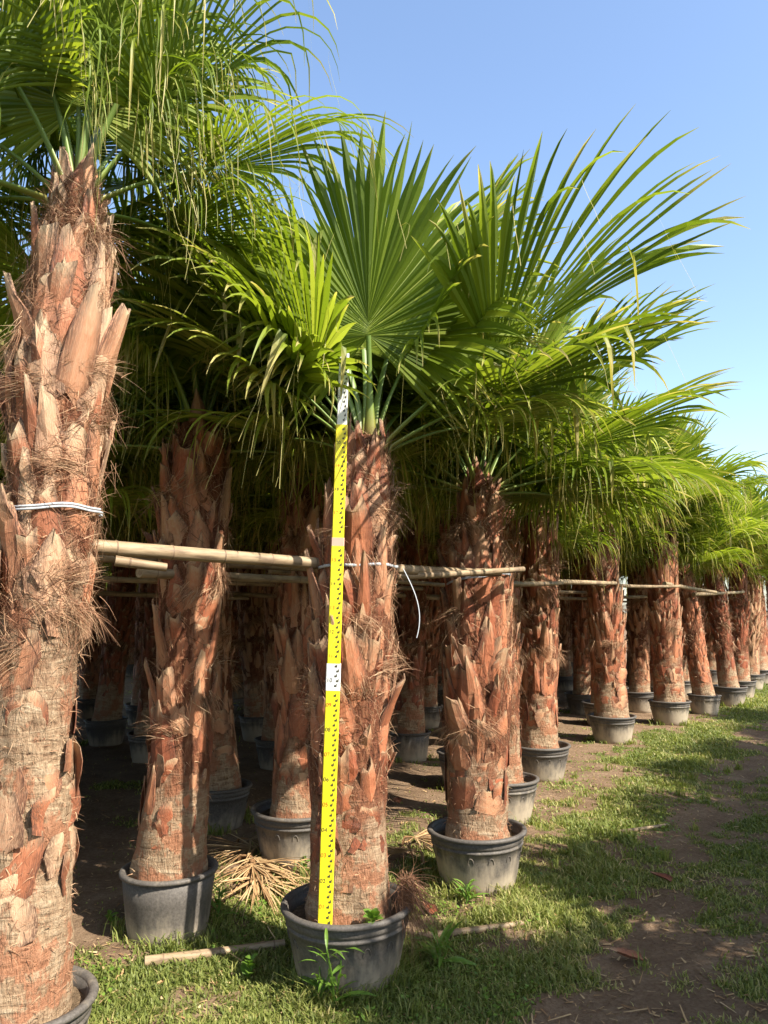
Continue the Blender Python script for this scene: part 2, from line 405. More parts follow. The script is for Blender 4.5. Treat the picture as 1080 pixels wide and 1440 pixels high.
# ------------------------------------------------------------------ fan palm fronds (gravity is baked in: instances turn about z only)
def make_frond(elev, droop, seed, L=0.95, pet=0.55, nseg=64, spread=130, fold=0.22, dry=False, fil=14, fuse=0.6, mess=0.0):
    r = np.random.RandomState(seed)
    # petiole
    k = 10
    e = np.linspace(elev + 10, elev - 8, k)
    P = [np.array([0.045 * math.cos(R(elev)), 0, 0.0])]
    for i in range(1, k): P.append(P[-1] + pet / (k - 1) * np.array([math.cos(R(e[i])), 0, math.sin(R(e[i]))]))
    P = np.array(P); P[0] += np.array([-0.01, 0, -0.11])          # rooted inside the trunk top
    pb = MB()
    tt = np.linspace(0, 1, k)
    w = 0.013 + 0.024 * (1 - tt) ** 3; h = 0.009 + 0.007 * (1 - tt) ** 2
    dd = np.gradient(P, axis=0); dd /= np.linalg.norm(dd, axis=1, keepdims=True)
    nn = np.stack([-dd[:, 2], dd[:, 0] * 0, dd[:, 0]], -1)
    th = np.linspace(0, 2 * math.pi, 8, endpoint=False)
    G = P[:, None] + (w[:, None] * np.cos(th))[..., None] * np.array([0, 1.0, 0]) + (h[:, None] * np.where(np.sin(th) > 0, 0.35, 1.0) * np.sin(th))[..., None] * nn[:, None]
    pb.grid(G, np.repeat(np.stack([tt, tt * 0, tt * 0], -1), 8, 0), True)
    # costa (midrib running into the blade)
    hub = P[-1]
    e1 = elev - 8
    d = np.array([math.cos(R(e1)), 0, math.sin(R(e1))]); s = np.array([0, 1.0, 0]); n = np.cross(d, s)
    # blade
    phi = np.linspace(-R(spread), R(spread), nseg) + r.uniform(-0.012, 0.012, nseg)
    dphi = 2 * R(spread) / (nseg - 1)
    Li = L * (0.70 + 0.30 * np.cos(phi * 0.62)) * r.uniform(0.93, 1.05, nseg)
    rows = 13
    ts = np.linspace(0, 1, rows) ** 0.9
    cosA, sinA = np.cos(phi), np.sin(phi)
    wob = 0.10 * np.sin(phi * 3 + r.uniform(0, 6))
    D = cosA[:, None] * d + sinA[:, None] * s + (fold * np.abs(sinA) + wob * 0.6 + r.normal(0, 0.012, nseg))[:, None] * n
    D /= np.linalg.norm(D, axis=1, keepdims=True)
    if mess: D = D + r.normal(0, mess, D.shape) * np.array([1, 1, 0.35])
    T = -sinA[:, None] * d + cosA[:, None] * s
    costa = 0.16 * L * np.maximum(0, cosA) ** 2                 # costapalmate: middle segments leave the rib later
    p = hub + costa[:, None] * d * 0.6
    kd = droop * r.uniform(0.3, 1.6, nseg) * np.where(r.rand(nseg) < 0.22, 2.2, 1.0)
    brk = np.where(r.rand(nseg) < 0.03 + 0.02 * droop, r.uniform(0.55, 0.8, nseg), 9)      # snapped segments hang straight down
    tw = r.normal(0, 0.35, nseg)
    lat = r.normal(0, 0.10, nseg)
    fz = np.clip(fuse + r.normal(0, 0.05, nseg) - 0.10 * np.abs(phi) / R(spread), 0.3, 0.76)
    wf = fz * (Li) * dphi * 0.5 * 1.03
    C = np.zeros((nseg, rows, 3)); Lf = C.copy(); Rt = C.copy()
    grav = np.array([0, 0, -1.0])
    for j in range(rows):
        tj = ts[j]
        if j > 0:
            ds = Li * (ts[j] - ts[j - 1])
            bend = kd * np.maximum(0, tj - 0.38) ** 1.6 * 2.0 * (ts[j] - ts[j - 1]) * 3.2
            D = D + grav * bend[:, None] + T * (lat * max(0, tj - 0.5) * 0.5)[:, None]
            D = np.where((tj > brk)[:, None], D * 0.25 + grav * 0.75, D)
            D /= np.linalg.norm(D, axis=1, keepdims=True)
            p = p + D * ds[:, None]
        side = T - np.sum(T * D, 1, keepdims=True) * D
        side /= np.linalg.norm(side, axis=1, keepdims=True) + 1e-9
        nm = np.cross(D, side)
        free = np.clip((tj - fz) / (1 - fz), 0, 1)
        a = tw * free * 1.5
        side2 = side * np.cos(a)[:, None] + nm * np.sin(a)[:, None]
        nm2 = np.cross(D, side2)
        hw = np.where(tj < fz, tj * Li * dphi * 0.5 * 1.03 + 0.0015, wf * (1 - free) ** 0.9 * (1 - 0.12 * np.minimum(1, free * 4)) + 0.0006)
        pl = hw * (0.42 + 0.6 * free)
        C[:, j] = p + nm2 * (-pl * 0.5)[:, None]
        Lf[:, j] = p - side2 * hw[:, None] + nm2 * (pl * 0.5)[:, None]
        Rt[:, j] = p + side2 * hw[:, None] + nm2 * (pl * 0.5)[:, None]
    mb = MB()
    Gd = np.stack([Lf, C, Rt], 2)                               # seg, row, 3, xyz
    sr = r.rand(nseg)
    tipy = r.uniform(0.0, 1.0, nseg)
    for i in range(nseg):
        straw = np.clip((ts - (0.97 - 0.22 * tipy[i] ** 2)) * 9, 0, 0.9)
        if brk[i] < 2: straw = np.clip((ts - brk[i] + 0.03) * 6, 0, 0.8)
        a = np.stack([np.repeat(ts, 3), np.full(rows * 3, sr[i]), np.repeat(straw, 3)], -1)
        mb.grid(Gd[i], a)
    # loose threads hanging from segment edges
    for q in range(fil):
        i = r.randint(nseg); j = r.randint(rows // 2, rows - 2)
        o = Lf[i, j]; ln = r.uniform(0.12, 0.38)
        kk = 6; ss = np.linspace(0, 1, kk)
        d0 = (C[i, j + 1] - C[i, j]); d0 /= np.linalg.norm(d0)
        pts = o + d0 * (ss * ln * 0.35)[:, None] + grav * (ss ** 1.6 * ln)[:, None] + (r.normal(0, 0.02, 3) * np.sin(ss * 4)[:, None])
        ww = 0.0012
        G2 = np.stack([pts - T[i] * ww, pts + T[i] * ww], 1)
        mb.grid(G2, np.tile([0.9, 0.8, 0.75], (kk * 2, 1)))
    return mb.mesh('frond', M['dry' if dry else 'frond']), pb.mesh('petiole', M['dry' if dry else 'petiole'], True)

ELEV = [84, 70, 56, 42, 28, 14, 0, -22]
FR = {}
sd_ = 100
for st, dr in (('stiff', 0.55), ('soft', 1.3), ('weeping', 2.4), ('stream', 4.5)):
    for e in ELEV:
        for v in range(2):
            sd_ += 1
            rq = random.Random(sd_)
            FR[(st, e, v)] = make_frond(e, dr * rq.uniform(0.85, 1.15), sd_, L=rq.uniform(0.88, 1.0), pet=rq.uniform(0.48, 0.62) * (1.1 if e < 30 else 0.95),
                                        fold=rq.uniform(0.05, 0.4), fil=(10, 14, 18, 26)[('stiff', 'soft', 'weeping', 'stream').index(st)], fuse={'stiff': 0.72, 'soft': 0.68, 'weeping': 0.54, 'stream': 0.42}[st])

FAN = make_frond(80, 0.35, 991, L=0.93, pet=0.52, nseg=66, spread=138, fold=0.04, fil=10, fuse=0.70)
BIG = make_frond(40, 0.5, 992, L=1.08, pet=0.66, nseg=60, spread=105, fold=0.45, fil=16, fuse=0.74)
LFAN = make_frond(30, 1.0, 993, L=0.95, pet=0.5, nseg=60, spread=125, fold=0.12, fil=12, fuse=0.68)
def put_special(palm, top, az, pair, sc=1.0, roll=0.0, pitch=0.0):
    o = add('frond', pair[0], palm, top, (roll, pitch, az), (sc, sc, sc)); add('petiole', pair[1], o); return o
def put_frond(palm, top, az, elev, style, sc, rng, roll=None):
    e = min(ELEV, key=lambda q: abs(q - elev))
    bl, pe = FR[(style, e, rng.randint(0, 1))]
    q = bl
    o = add('frond', q, palm, top, (rng.gauss(0, 0.05) if roll is None else roll, R(e - elev), az), (sc, sc, sc))
    add('petiole', pe, o)
    return o

def crown(palm, top, n, style, rng, size=1.0, lo=14, top_e=84, skip=None):
    a0 = rng.uniform(0, 6.28)
    for i in range(n):
        f = i / (n - 1)
        el = top_e - (top_e - lo) * f ** 0.95 + rng.uniform(-6, 6)
        az = a0 + i * 2.39996 + rng.uniform(-0.2, 0.2)
        stl = style
        if style == 'weeping': stl = rng.choice(['weeping', 'stream'])
        if style == 'mixed': stl = 'stiff' if f < 0.45 else ('soft' if f < 0.86 else 'weeping')
        if skip and skip(math.degrees(az) % 360, el): continue
        sc = size * rng.uniform(0.9, 1.08) * (0.8 if i == 0 else 1)
        put_frond(palm, (top[0], top[1], top[2] - 0.10 * f), az, el, stl, sc, rng)

# ------------------------------------------------------------------ trunks
def make_boot(seed, kind):
    """old leaf base: a strap hugging the trunk, torn at the top; solid; x across, y outward, z up"""
    r = np.random.RandomState(seed)
    prof = {'spear': [0.85, 1.0, 0.86, 0.62, 0.34, 0.06], 'strap': [0.8, 1.0, 0.98, 0.86, 0.68, 0.42], 'cut': [0.9, 1.0, 0.82, 0.66, 0.56, 0.50],
            'scale': [0.55, 0.92, 1.0, 1.0, 0.92, 0.62], 'sliver': [0.5, 0.62, 0.55, 0.42, 0.28, 0.05]}[kind]
    rows, cols = 6, 4
    P = np.zeros((rows, cols, 3)); A = np.zeros((rows, cols, 3))
    sk = r.normal(0, 0.10); cv = r.normal(0, 0.05)
    for i in range(rows):
        t = i / (rows - 1)
        for j in range(cols):
            u = j / (cols - 1) - 0.5
            x = u * prof[i] * r.uniform(0.93, 1.07)
            z = t + r.normal(0, 0.02)
            if i == rows - 1: z += r.uniform(-0.22, 0.06) if kind in ('strap', 'cut') else r.uniform(-0.08, 0.04)
            if i == 0: z += 0.10 * (4 * u * u) + r.normal(0, 0.03)
            P[i, j] = (x + sk * t * t + r.normal(0, 0.015), -0.62 * x * x * 1.1 + 0.10 * (1 - 4 * u * u) * (0.3 + 0.7 * t) + cv * math.sin(t * 5) + r.normal(0, 0.012), z)
            A[i, j] = (t, 0, 1.0 if j in (0, cols - 1) else 0.0)
    mb = MB()
    mb.grid(P, A)
    B = P.copy(); B[..., 1] -= 0.05
    mb.grid(B[:, ::-1], A[:, ::-1])
    ring = [(0, j) for j in range(cols)] + [(i, cols - 1) for i in range(1, rows)] + [(rows - 1, j) for j in range(cols - 2, -1, -1)] + [(i, 0) for i in range(rows - 2, 0, -1)]
    E = np.array([[B[i, j] for i, j in ring], [P[i, j] for i, j in ring]])
    EA = np.array([[A[i, j] for i, j in ring]] * 2); EA[..., 2] = 0.9
    mb.grid(E, EA, True)
    return mb
BK = ['spear', 'spear', 'strap', 'strap', 'strap', 'cut', 'cut', 'sliver', 'sliver', 'spear', 'strap', 'cut', 'scale', 'scale', 'scale', 'scale']
BOOTS = [make_boot(300 + i, k) for i, k in enumerate(BK)]
BOOT_ME = [b.mesh('leaf_base', M['boot'], False) for b in BOOTS]
BOOT_PALE = [b.mesh('leaf_base', M['boot_pale'], False) for b in BOOTS]

def hairs(mb, O, D, ln, wd, r, curl=0.35, sag=0.3, kk=5, tone=(0.2, 0.9)):
    n = len(O)
    ss = np.linspace(0, 1, kk)
    D = D / (np.linalg.norm(D, axis=1, keepdims=True) + 1e-9)
    q = np.cross(D, r.normal(0, 1, (n, 3))); q /= np.linalg.norm(q, axis=1, keepdims=True) + 1e-9
    pts = O[:, None] + D[:, None] * (ss[None, :, None] * ln[:, None, None]) + q[:, None] * (ss ** 2)[None, :, None] * (curl * ln * r.normal(0, 1, n))[:, None, None]
    pts[..., 2] -= (ss ** 2)[None] * (sag * ln)[:, None]
    w = np.cross(D, r.normal(0, 1, (n, 3))); w /= np.linalg.norm(w, axis=1, keepdims=True) + 1e-9
    wv = w[:, None] * (wd[:, None] * (1 - 0.85 * ss[None]))[..., None]
    G = np.stack([pts - wv, pts + wv], 2).reshape(n, kk * 2, 3)
    idx = np.array([[2 * i, 2 * i + 1, 2 * i + 3, 2 * i + 2] for i in range(kk - 1)])
    q4 = (idx[None] + (np.arange(n) * kk * 2)[:, None, None]).reshape(-1, 4)
    tn = r.uniform(tone[0], tone[1], n)
    a = np.zeros((n, kk * 2, 3)); a[..., 0] = np.repeat(ss, 2); a[..., 1] = tn[:, None]
    mb.put(G.reshape(-1, 3), q4, None, a.reshape(-1, 3))

class Trunk:
    """axis through knots (dx, dy, z) and radii at the same heights"""
    def __init__(s, knots, seed, low=0.17):
        s.k = np.array(knots, float); s.seed = seed; s.low = low
        s.z0, s.z1 = s.k[0, 2], s.k[-1, 2]
    def c(s, z): return np.stack([np.interp(z, s.k[:, 2], s.k[:, 0]), np.interp(z, s.k[:, 2], s.k[:, 1]), np.asarray(z, float)], -1)
    def r(s, z, th=None):
        v = np.interp(z, s.k[:, 2], s.k[:, 3])
        if th is not None:
            v = v * (1 + 0.10 * (fbm(np.cos(th) * 1.3 + s.seed + 5, z * 4 + np.sin(th) * 1.3 + 50, 3) - 0.5)) + 0.016 * (fbm(th * 5 + s.seed, z * 13, 3) - 0.5)
        return v
    def mesh(s, rows=80, cols=44):
        z = np.linspace(s.z0, s.z1, rows); th = np.linspace(0, 2 * math.pi, cols, endpoint=False)
        Zg, Tg = np.meshgrid(z, th, indexing='ij')
        # seam-free noise: sample on a circle
        rad = np.interp(Zg, s.k[:, 2], s.k[:, 3])
        rad = rad * (1 + 0.12 * (fbm(np.cos(Tg) * 1.5 + s.seed + 5, np.sin(Tg) * 1.5 + Zg * 4 + 50, 3) - 0.5))
        rad += 0.018 * (fbm(np.cos(Tg) * 4 + s.seed + 60, np.sin(Tg) * 4 + Zg * 18 + 80, 3) - 0.5)
        low = np.clip(1 - (Zg - s.z0) / 0.45, 0, 1)
        rad += low * 0.006 * (fbm(Zg * 55 + 20, np.cos(Tg) * 2 + 30, 2) - 0.5) * 2
        C = s.c(Zg)
        P = C + np.stack([rad * np.cos(Tg), rad * np.sin(Tg), 0 * rad], -1)
        f = (Zg - s.z0) / (s.z1 - s.z0) * (0.17 / s.low)
        mb = MB()
        mb.grid(P, np.stack([f, f * 0, f * 0], -1), True)
        capz = P[-1].mean(0) + np.array([0, 0, 0.03])
        mb.put(np.concatenate([P[-1], capz[None]]), None, [(i, (i + 1) % cols, cols) for i in range(cols)], (1, 0, 0))
        return mb.mesh('trunk', M['bark'], True)
    def boot_list(s, pitch=0.062, start=0.30, rng=None, big=1.0, low_big=1.3, bare=None):
        """(loc, rotation matrix columns, scale, kind index)"""
        out = []
        z = s.z0 + start; k = 0
        rng = rng or random.Random(s.seed)
        th = rng.uniform(0, 6)
        while z < s.z1 - 0.03:
            f = (z - s.z0) / (s.z1 - s.z0)
            rad = float(s.r(z))
            per = max(5, int(2 * math.pi * rad / (0.078 * big)))
            th0 = th + 1.1 * k
            for j in range(per):
                low = f < s.low * 1.25 + 0.10 * rng.uniform(-1, 1)
                if rng.random() < (0.40 if low else 0.13): continue
                if bare and bare[0] < z < bare[1] and rng.random() < 0.85: continue
                a = th0 + 2 * math.pi * j / per + rng.gauss(0, 0.14)
                zz = z + rng.uniform(-0.045, 0.045)
                w = rng.uniform(0.07, 0.125) * big; h = rng.uniform(0.13, 0.30) * big; dep = w * rng.uniform(0.8, 1.1)
                if low: w *= low_big * 0.95; h = rng.uniform(0.07, 0.19) * big; kd = rng.choice([12, 13, 14, 15, 12, 13, 14, 15, 2, 5, 7]); tilt = rng.uniform(-0.015, 0.012); dep = 0.055
                elif f > 0.85: w *= 0.65; h *= 0.6; kd = rng.choice([0, 1, 7, 8, 9]); tilt = rng.uniform(0.05, 0.30)
                else: kd = rng.randrange(12); tilt = rng.uniform(-0.01, 0.09) if rng.random() < 0.90 else rng.uniform(0.10, 0.30)
                zz = min(zz, s.z1 - 0.03)
                c = s.c(zz); rr_ = float(s.r(zz)) - 0.004
                # follow the trunk's slope
                dz = 0.05; dr = (float(s.r(min(zz + dz, s.z1))) - float(s.r(zz))) / dz
                out.append((Vector((c[0] + rr_ * math.cos(a), c[1] + rr_ * math.sin(a), zz)), a, math.atan(dr) + tilt, rng.gauss(0, 0.10), (w, dep, h), kd))
            z += pitch * rng.uniform(0.85, 1.2); k += 1
        return out
    def boot_matrix(s, b):
        loc, a, tilt, tw, sc, kd = b
        # local x tangent, y outward, z up; tilt tips the top outwards
        return Matrix.Translation(loc) @ Matrix.Rotation(a - math.pi / 2, 4, 'Z') @ Matrix.Rotation(-tilt, 4, 'X') @ Matrix.Rotation(tw, 4, 'Y') @ Matrix.Diagonal((*sc, 1))
    def fibre(s, n, r, wd=0.0011, lo=0.3, clumps=12, out=0.35, maxl=0.13):
        mb = MB()
        u = r.rand(n) ** 0.75
        z = s.z0 + (s.z1 - s.z0) * (lo + (1.0 - lo) * u)
        th = r.uniform(0, 2 * math.pi, n)
        rad = s.r(z) + r.uniform(-0.004, 0.016, n)
        c = s.c(z)
        ct, st = np.cos(th), np.sin(th)
        O = c + np.stack([rad * ct, rad * st, 0 * z], -1)
        tang = np.stack([-st, ct, 0 * z], -1); outv = np.stack([ct, st, 0 * z], -1)
        ang = r.choice([-1, 1], n) * r.uniform(0.15, 1.25, n)
        flip = np.where(r.rand(n) < 0.25, -1, 1)
        D = tang * np.sin(ang)[:, None] + np.array([0, 0, 1.0]) * (np.cos(ang) * flip)[:, None] + outv * (np.abs(r.normal(0, out, n)) + 0.03)[:, None]
        hairs(mb, O, D, r.uniform(0.03, maxl, n), wd * r.uniform(0.6, 1.5, n), r, curl=0.16, sag=0.15, tone=(0.15, 0.95))
        # short torn fuzz over the whole height
        nf = n // 2
        z = s.z0 + 0.04 + (s.z1 - s.z0 - 0.06) * r.rand(nf); th = r.uniform(0, 2 * math.pi, nf)
        rad = s.r(z) + r.uniform(-0.006, 0.010, nf); ct, st = np.cos(th), np.sin(th)
        O = s.c(z) + np.stack([rad * ct, rad * st, 0 * z], -1)
        D = np.stack([-st, ct, 0 * z], -1) * r.normal(0, 1, nf)[:, None] + np.stack([ct, st, 0 * z], -1) * r.uniform(0.05, 0.7, nf)[:, None] + np.array([0, 0, 1.0]) * r.normal(0, 0.5, nf)[:, None]
        hairs(mb, O, D, r.uniform(0.012, 0.045, nf), wd * r.uniform(0.7, 1.6, nf), r, kk=3, tone=(0.35, 1.0))
        # matted tufts
        for q in range(clumps):
            zc = s.z0 + (s.z1 - s.z0) * r.uniform(max(lo, 0.3), 0.97); tc = r.uniform(0, 2 * math.pi)
            m_ = r.randint(60, 130)
            cc = s.c(zc); rad = float(s.r(zc)) + 0.012
            base = cc + np.array([rad * math.cos(tc), rad * math.sin(tc), 0])
            tg = np.array([-math.sin(tc), math.cos(tc), 0]); ov = np.array([math.cos(tc), math.sin(tc), 0])
            O = base + tg * r.normal(0, 0.045, m_)[:, None] + np.array([0, 0, 1.0]) * r.normal(0, 0.02, m_)[:, None]
            main = tg * r.uniform(-1, 1) + ov * r.uniform(0.05, 0.35) + np.array([0, 0, 1.0]) * r.uniform(-0.9, 0.6)
            D = main + r.normal(0, 0.22, (m_, 3))
            hairs(mb, O, D, r.uniform(0.05, 0.14, m_), wd * r.uniform(0.6, 1.4, m_), r, curl=0.2, tone=(0.4, 1.0))
        return mb.mesh('fibre', M['fibre'])

# ------------------------------------------------------------------ pots
def pot_meshes(rt, rb, h, rings=True):
    mb = MB()
    n = 48
    prof = [(0.001, 0.0), (rb - 0.01, 0.0), (rb, 0.008)]
    f = lambda z: rb + (rt - rb) * (z / h) ** 0.9
    zs = [0.05, 0.1, 0.15, 0.19]
    zs = [z * h / 0.32 for z in zs]
    for z in zs: prof.append((f(z), z))
    z1 = h * 0.74
    if rings:
        prof += [(f(z1) - 0.001, z1), (f(z1) + 0.005, z1 + 0.003), (f(z1) + 0.006, z1 + 0.012), (f(z1) + 0.001, z1 + 0.015), (f(z1) + 0.002, z1 + 0.024), (f(z1) + 0.007, z1 + 0.027), (f(z1) + 0.008, z1 + 0.034)]
    prof += [(f(h * 0.93), h * 0.93)]
    prof += [(rt - 0.022, h * 0.95), (rt - 0.026, h * 0.80), (rt - 0.03, h * 0.6)]
    prof = np.array(prof)
    a = np.repeat(np.stack([np.clip(prof[:, 1] / h, 0, 1), prof[:, 1] * 0, prof[:, 1] * 0], -1), n, 0)
    mb.lathe(prof, n, a)
    if rings:                                                  # embossed arches under the ring
        for k in range(14):
            th0 = 2 * math.pi * k / 14
            for q in range(10):
                b0, b1 = math.pi * q / 10, math.pi * (q + 1) / 10
                pp = []
                for b in (b0, b1):
                    t_ = th0 + 0.062 * math.cos(b); z = h * 0.585 + h * 0.095 * math.sin(b)
                    rr_ = f(z) + 0.001
                    pp.append((rr_ * math.cos(t_), rr_ * math.sin(t_), z))
                mb.tube(np.array(pp), 0.0028, 4, (0.6, 0, 0), False)
    rim = MB()
    pr = [(rt - 0.018, h * 0.925), (rt + 0.002, h * 0.925), (rt + 0.010, h * 0.935), (rt + 0.012, h * 0.965), (rt + 0.008, h * 0.99), (rt - 0.004, h), (rt - 0.016, h * 0.99), (rt - 0.02, h * 0.95)]
    rim.lathe(pr, n, np.tile([0.95, 0, 0], (len(pr) * n, 1)))
    so = MB()
    rg = np.linspace(0, rt - 0.022, 9); th = np.linspace(0, 2 * math.pi, 40, endpoint=False)
    Rg, Tg = np.meshgrid(rg, th, indexing='ij')
    zz = h * 0.80 + 0.03 * (fbm(Rg * np.cos(Tg) * 9 + 7, Rg * np.sin(Tg) * 9 + 3, 3) - 0.5) + 0.015 * (1 - Rg / rt)
    so.grid(np.stack([Rg * np.cos(Tg), Rg * np.sin(Tg), zz], -1), None, True)
    return mb.mesh('pot', M['pot'], True), rim.mesh('rim', M['pot'], True), so.mesh('soil', M['soil'], True)
POT = {'big': pot_meshes(0.275, 0.205, 0.325), 'small': pot_meshes(0.222, 0.185, 0.305, False), 'mid': pot_meshes(0.235, 0.18, 0.30)}
SOIL_Z = {'big': 0.26, 'small': 0.245, 'mid': 0.24}

def put_pot(palm, kind, rng):
    p, ri, so = POT[kind]
    a = rng.uniform(0, 6.28)
    o = add('pot', p, palm, (0, 0, 0), (rng.gauss(0, 0.012), rng.gauss(0, 0.012), a))
    add('rim', ri, o); add('soil', so, o)
    return o

def ground_z(x, y): return float(gh(x, y))

def hero_palm(pos, pot, knots, label, seed, group=None, fibre=2500, clumps=16, pitch=0.062, big=1.0, lo=0.3, start=0.30, wd=0.0011, maxl=0.13, low=0.17, out=0.16, bare=None, pale=False):
    rng = random.Random(seed); r = np.random.RandomState(seed)
    palm = empty('potted_palm', (pos[0], pos[1], ground_z(*pos) - 0.012))
    tag(palm, label, 'palm tree', group)
    put_pot(palm, pot, rng)
    T = Trunk(knots, seed, low)
    tr = add('trunk', T.mesh(110, 56), palm)
    for b in T.boot_list(pitch, start, rng, big, bare=bare):
        o = add('leaf_base', (BOOT_PALE if pale else BOOT_ME)[b[5]], tr)
        o.matrix_local = T.boot_matrix(b)
    f = add('fibre', T.fibre(fibre, r, wd, lo, clumps, out, maxl), tr)
    tag(f, kind='stuff')
    return palm, T, rng

# shared trunks for the palms further off: leaf bases joined into one part
def generic_trunk(seed):
    rng = random.Random(seed); r = np.random.RandomState(seed)
    H = rng.uniform(2.25, 2.6); bx, by = rng.uniform(-0.08, 0.08), rng.uniform(-0.05, 0.05)
    b = rng.uniform(0.145, 0.165)
    T = Trunk([(0, 0, 0.23, b + 0.025), (0, 0, 0.33, b + 0.012), (bx * 0.3, by * 0.3, 0.8, b - 0.01), (bx * 0.8, by * 0.7, 1.5, b), (bx, by, H - 0.35, b * 0.92), (bx, by, H - 0.08, b * 0.62), (bx, by, H, b * 0.45)], seed)
    tm = T.mesh(50, 30)
    bb = MB()
    for q in T.boot_list(0.085, 0.3, rng, 1.1):
        mt = np.array(T.boot_matrix(q)); src = BOOTS[q[5]]
        v = np.concatenate(src.v); v = v @ mt[:3, :3].T + mt[:3, 3]
        bb.put(v, np.concatenate(src.q), None, np.concatenate(src.a))
    bm = bb.mesh('leaf_bases', M['boot'])
    fm = T.fibre(900, r, 0.0022, 0.3, 10, maxl=0.16)
    return T, tm, bm, fm
GEN = [generic_trunk(700 + i) for i in range(5)]

def generic_palm(pos, label, group, seed, pot='big', style='mixed', n=15, size=1.0, lean=None, zs=1.0):
    rng = random.Random(seed)
    T, tm, bm, fm = GEN[rng.randrange(len(GEN))]
    palm = empty('potted_palm', (pos[0], pos[1], ground_z(*pos) - 0.012 if pos[1] < 13 else -0.02))
    tag(palm, label, 'palm tree', group)
    put_pot(palm, pot, rng)
    lx, ly = lean if lean else (rng.gauss(0, 0.045), rng.gauss(0, 0.04))
    rot = Matrix.Translation((0, 0, 0.24)) @ Matrix.Rotation(lx, 4, 'Y') @ Matrix.Rotation(ly, 4, 'X') @ Matrix.Rotation(rng.uniform(0, 6.28), 4, 'Z') @ Matrix.Diagonal((1, 1, zs, 1)) @ Matrix.Translation((0, 0, -0.24))
    tr = add('trunk', tm, palm); tr.matrix_local = rot
    b = add('leaf_bases', bm, tr); tag(b, kind='stuff')
    f = add('fibre', fm, tr); tag(f, kind='stuff')
    top = rot @ Vector(T.c(T.z1 - 0.06))
    crown(palm, top, n, style, rng, size)
    return palm

# --- the palm being measured
pm, Tm, rng = hero_palm((-0.154, 3.51), 'big',
    [(0.0, 0, 0.24, 0.185), (0.0, 0, 0.36, 0.172), (0.0, 0, 0.62, 0.160), (0.0, 0, 1.0, 0.165), (0.015, 0, 1.5, 0.172), (0.04, 0, 1.85, 0.155), (0.065, 0, 2.12, 0.115), (0.08, 0, 2.28, 0.085), (0.08, 0, 2.36, 0.06)],
    'potted fan palm with the yellow measuring staff standing in its pot', 21, fibre=5500, clumps=26, lo=0.28, start=0.2, big=1.3, pitch=0.068, out=0.08)
top = (0.08, 0, 2.26)
main_fronds = [  # azimuth (0 = right along +x, -90 = towards the aisle and camera), elevation, style, size
    (25, 66, 'stiff', 1.08), (135, 66, 'stiff', 1.02), (152, 46, 'stiff', 1.05),
    (100, 76, 'stiff', 1.0), (12, 28, 'stiff', 1.05), (165, 38, 'soft', 1.0), (60, 40, 'soft', 1.0), (115, 38, 'soft', 1.0),
    (35, 22, 'weeping', 0.95), (90, 20, 'weeping', 0.95), (145, 18, 'weeping', 0.9), (55, 74, 'stiff', 1.05), (118, 70, 'stiff', 1.0), (170, 60, 'stiff', 1.05), (80, 54, 'stiff', 1.1), (160, 54, 'stiff', 1.05)]
put_special(pm, (top[0] + 0.01, top[1] - 0.04, top[2] + 0.08), R(-96), FAN, 0.92, 0.0, R(-2))
put_special(pm, (top[0], top[1], top[2] + 0.03), R(0), BIG, 1.09)
put_special(pm, (top[0], top[1], top[2]), R(186), LFAN, 1.0, 0.0, R(-16))
for az, el, stl, sc in main_fronds: put_frond(pm, (top[0], top[1], top[2] + 0.05 * (el / 80)), R(az), el, stl, sc, rng)

# --- tall palm at the left edge
pl, Tl, rng = hero_palm((-1.20, 2.70), 'mid',
    [(-0.01, 0, 0.24, 0.175), (-0.01, 0, 0.42, 0.168), (0, 0, 0.7, 0.148), (0, 0, 1.05, 0.133), (0.0, 0, 1.35, 0.132), (0.02, 0, 1.62, 0.142), (0.03, 0, 2.0, 0.142), (0.035, 0, 2.6, 0.134), (0.045, 0, 2.85, 0.108), (0.05, 0, 3.02, 0.082), (0.05, 0, 3.10, 0.06)],
    'tall potted fan palm with shaggy fibrous trunk tied with white tape', 33, fibre=9000, clumps=40, lo=0.40, start=0.26, big=1.5, pitch=0.075, maxl=0.13, low=0.36, out=0.05, bare=(0.92, 1.42), pale=True)
top = (0.05, 0, 3.03)
for az, el, stl, sc in [(-85, 84, 'soft', 0.72), (-130, 76, 'stream', 0.95), (-20, 66, 'stream', 0.95), (20, 56, 'stream', 0.95), (60, 62, 'stream', 0.95), (95, 66, 'soft', 1.0), (130, 50, 'soft', 1.0), (80, 40, 'stream', .95), (-50, 76, 'stream', 0.9),
                        (35, 34, 'stream', 0.9), (65, 16, 'stream', 0.9), (110, 18, 'stream', 1.0), (150, 20, 'weeping', 1.0), (180, 40, 'stream', 1.0), (190, 14, 'stream', 1.0), (215, 60, 'stream', 1.0), (125, -4, 'stream', .95), (200, 78, 'stream', .9)]:
    put_frond(pl, (top[0], top[1], top[2] + 0.05 * (el / 80)), R(az), el, stl, sc, rng)

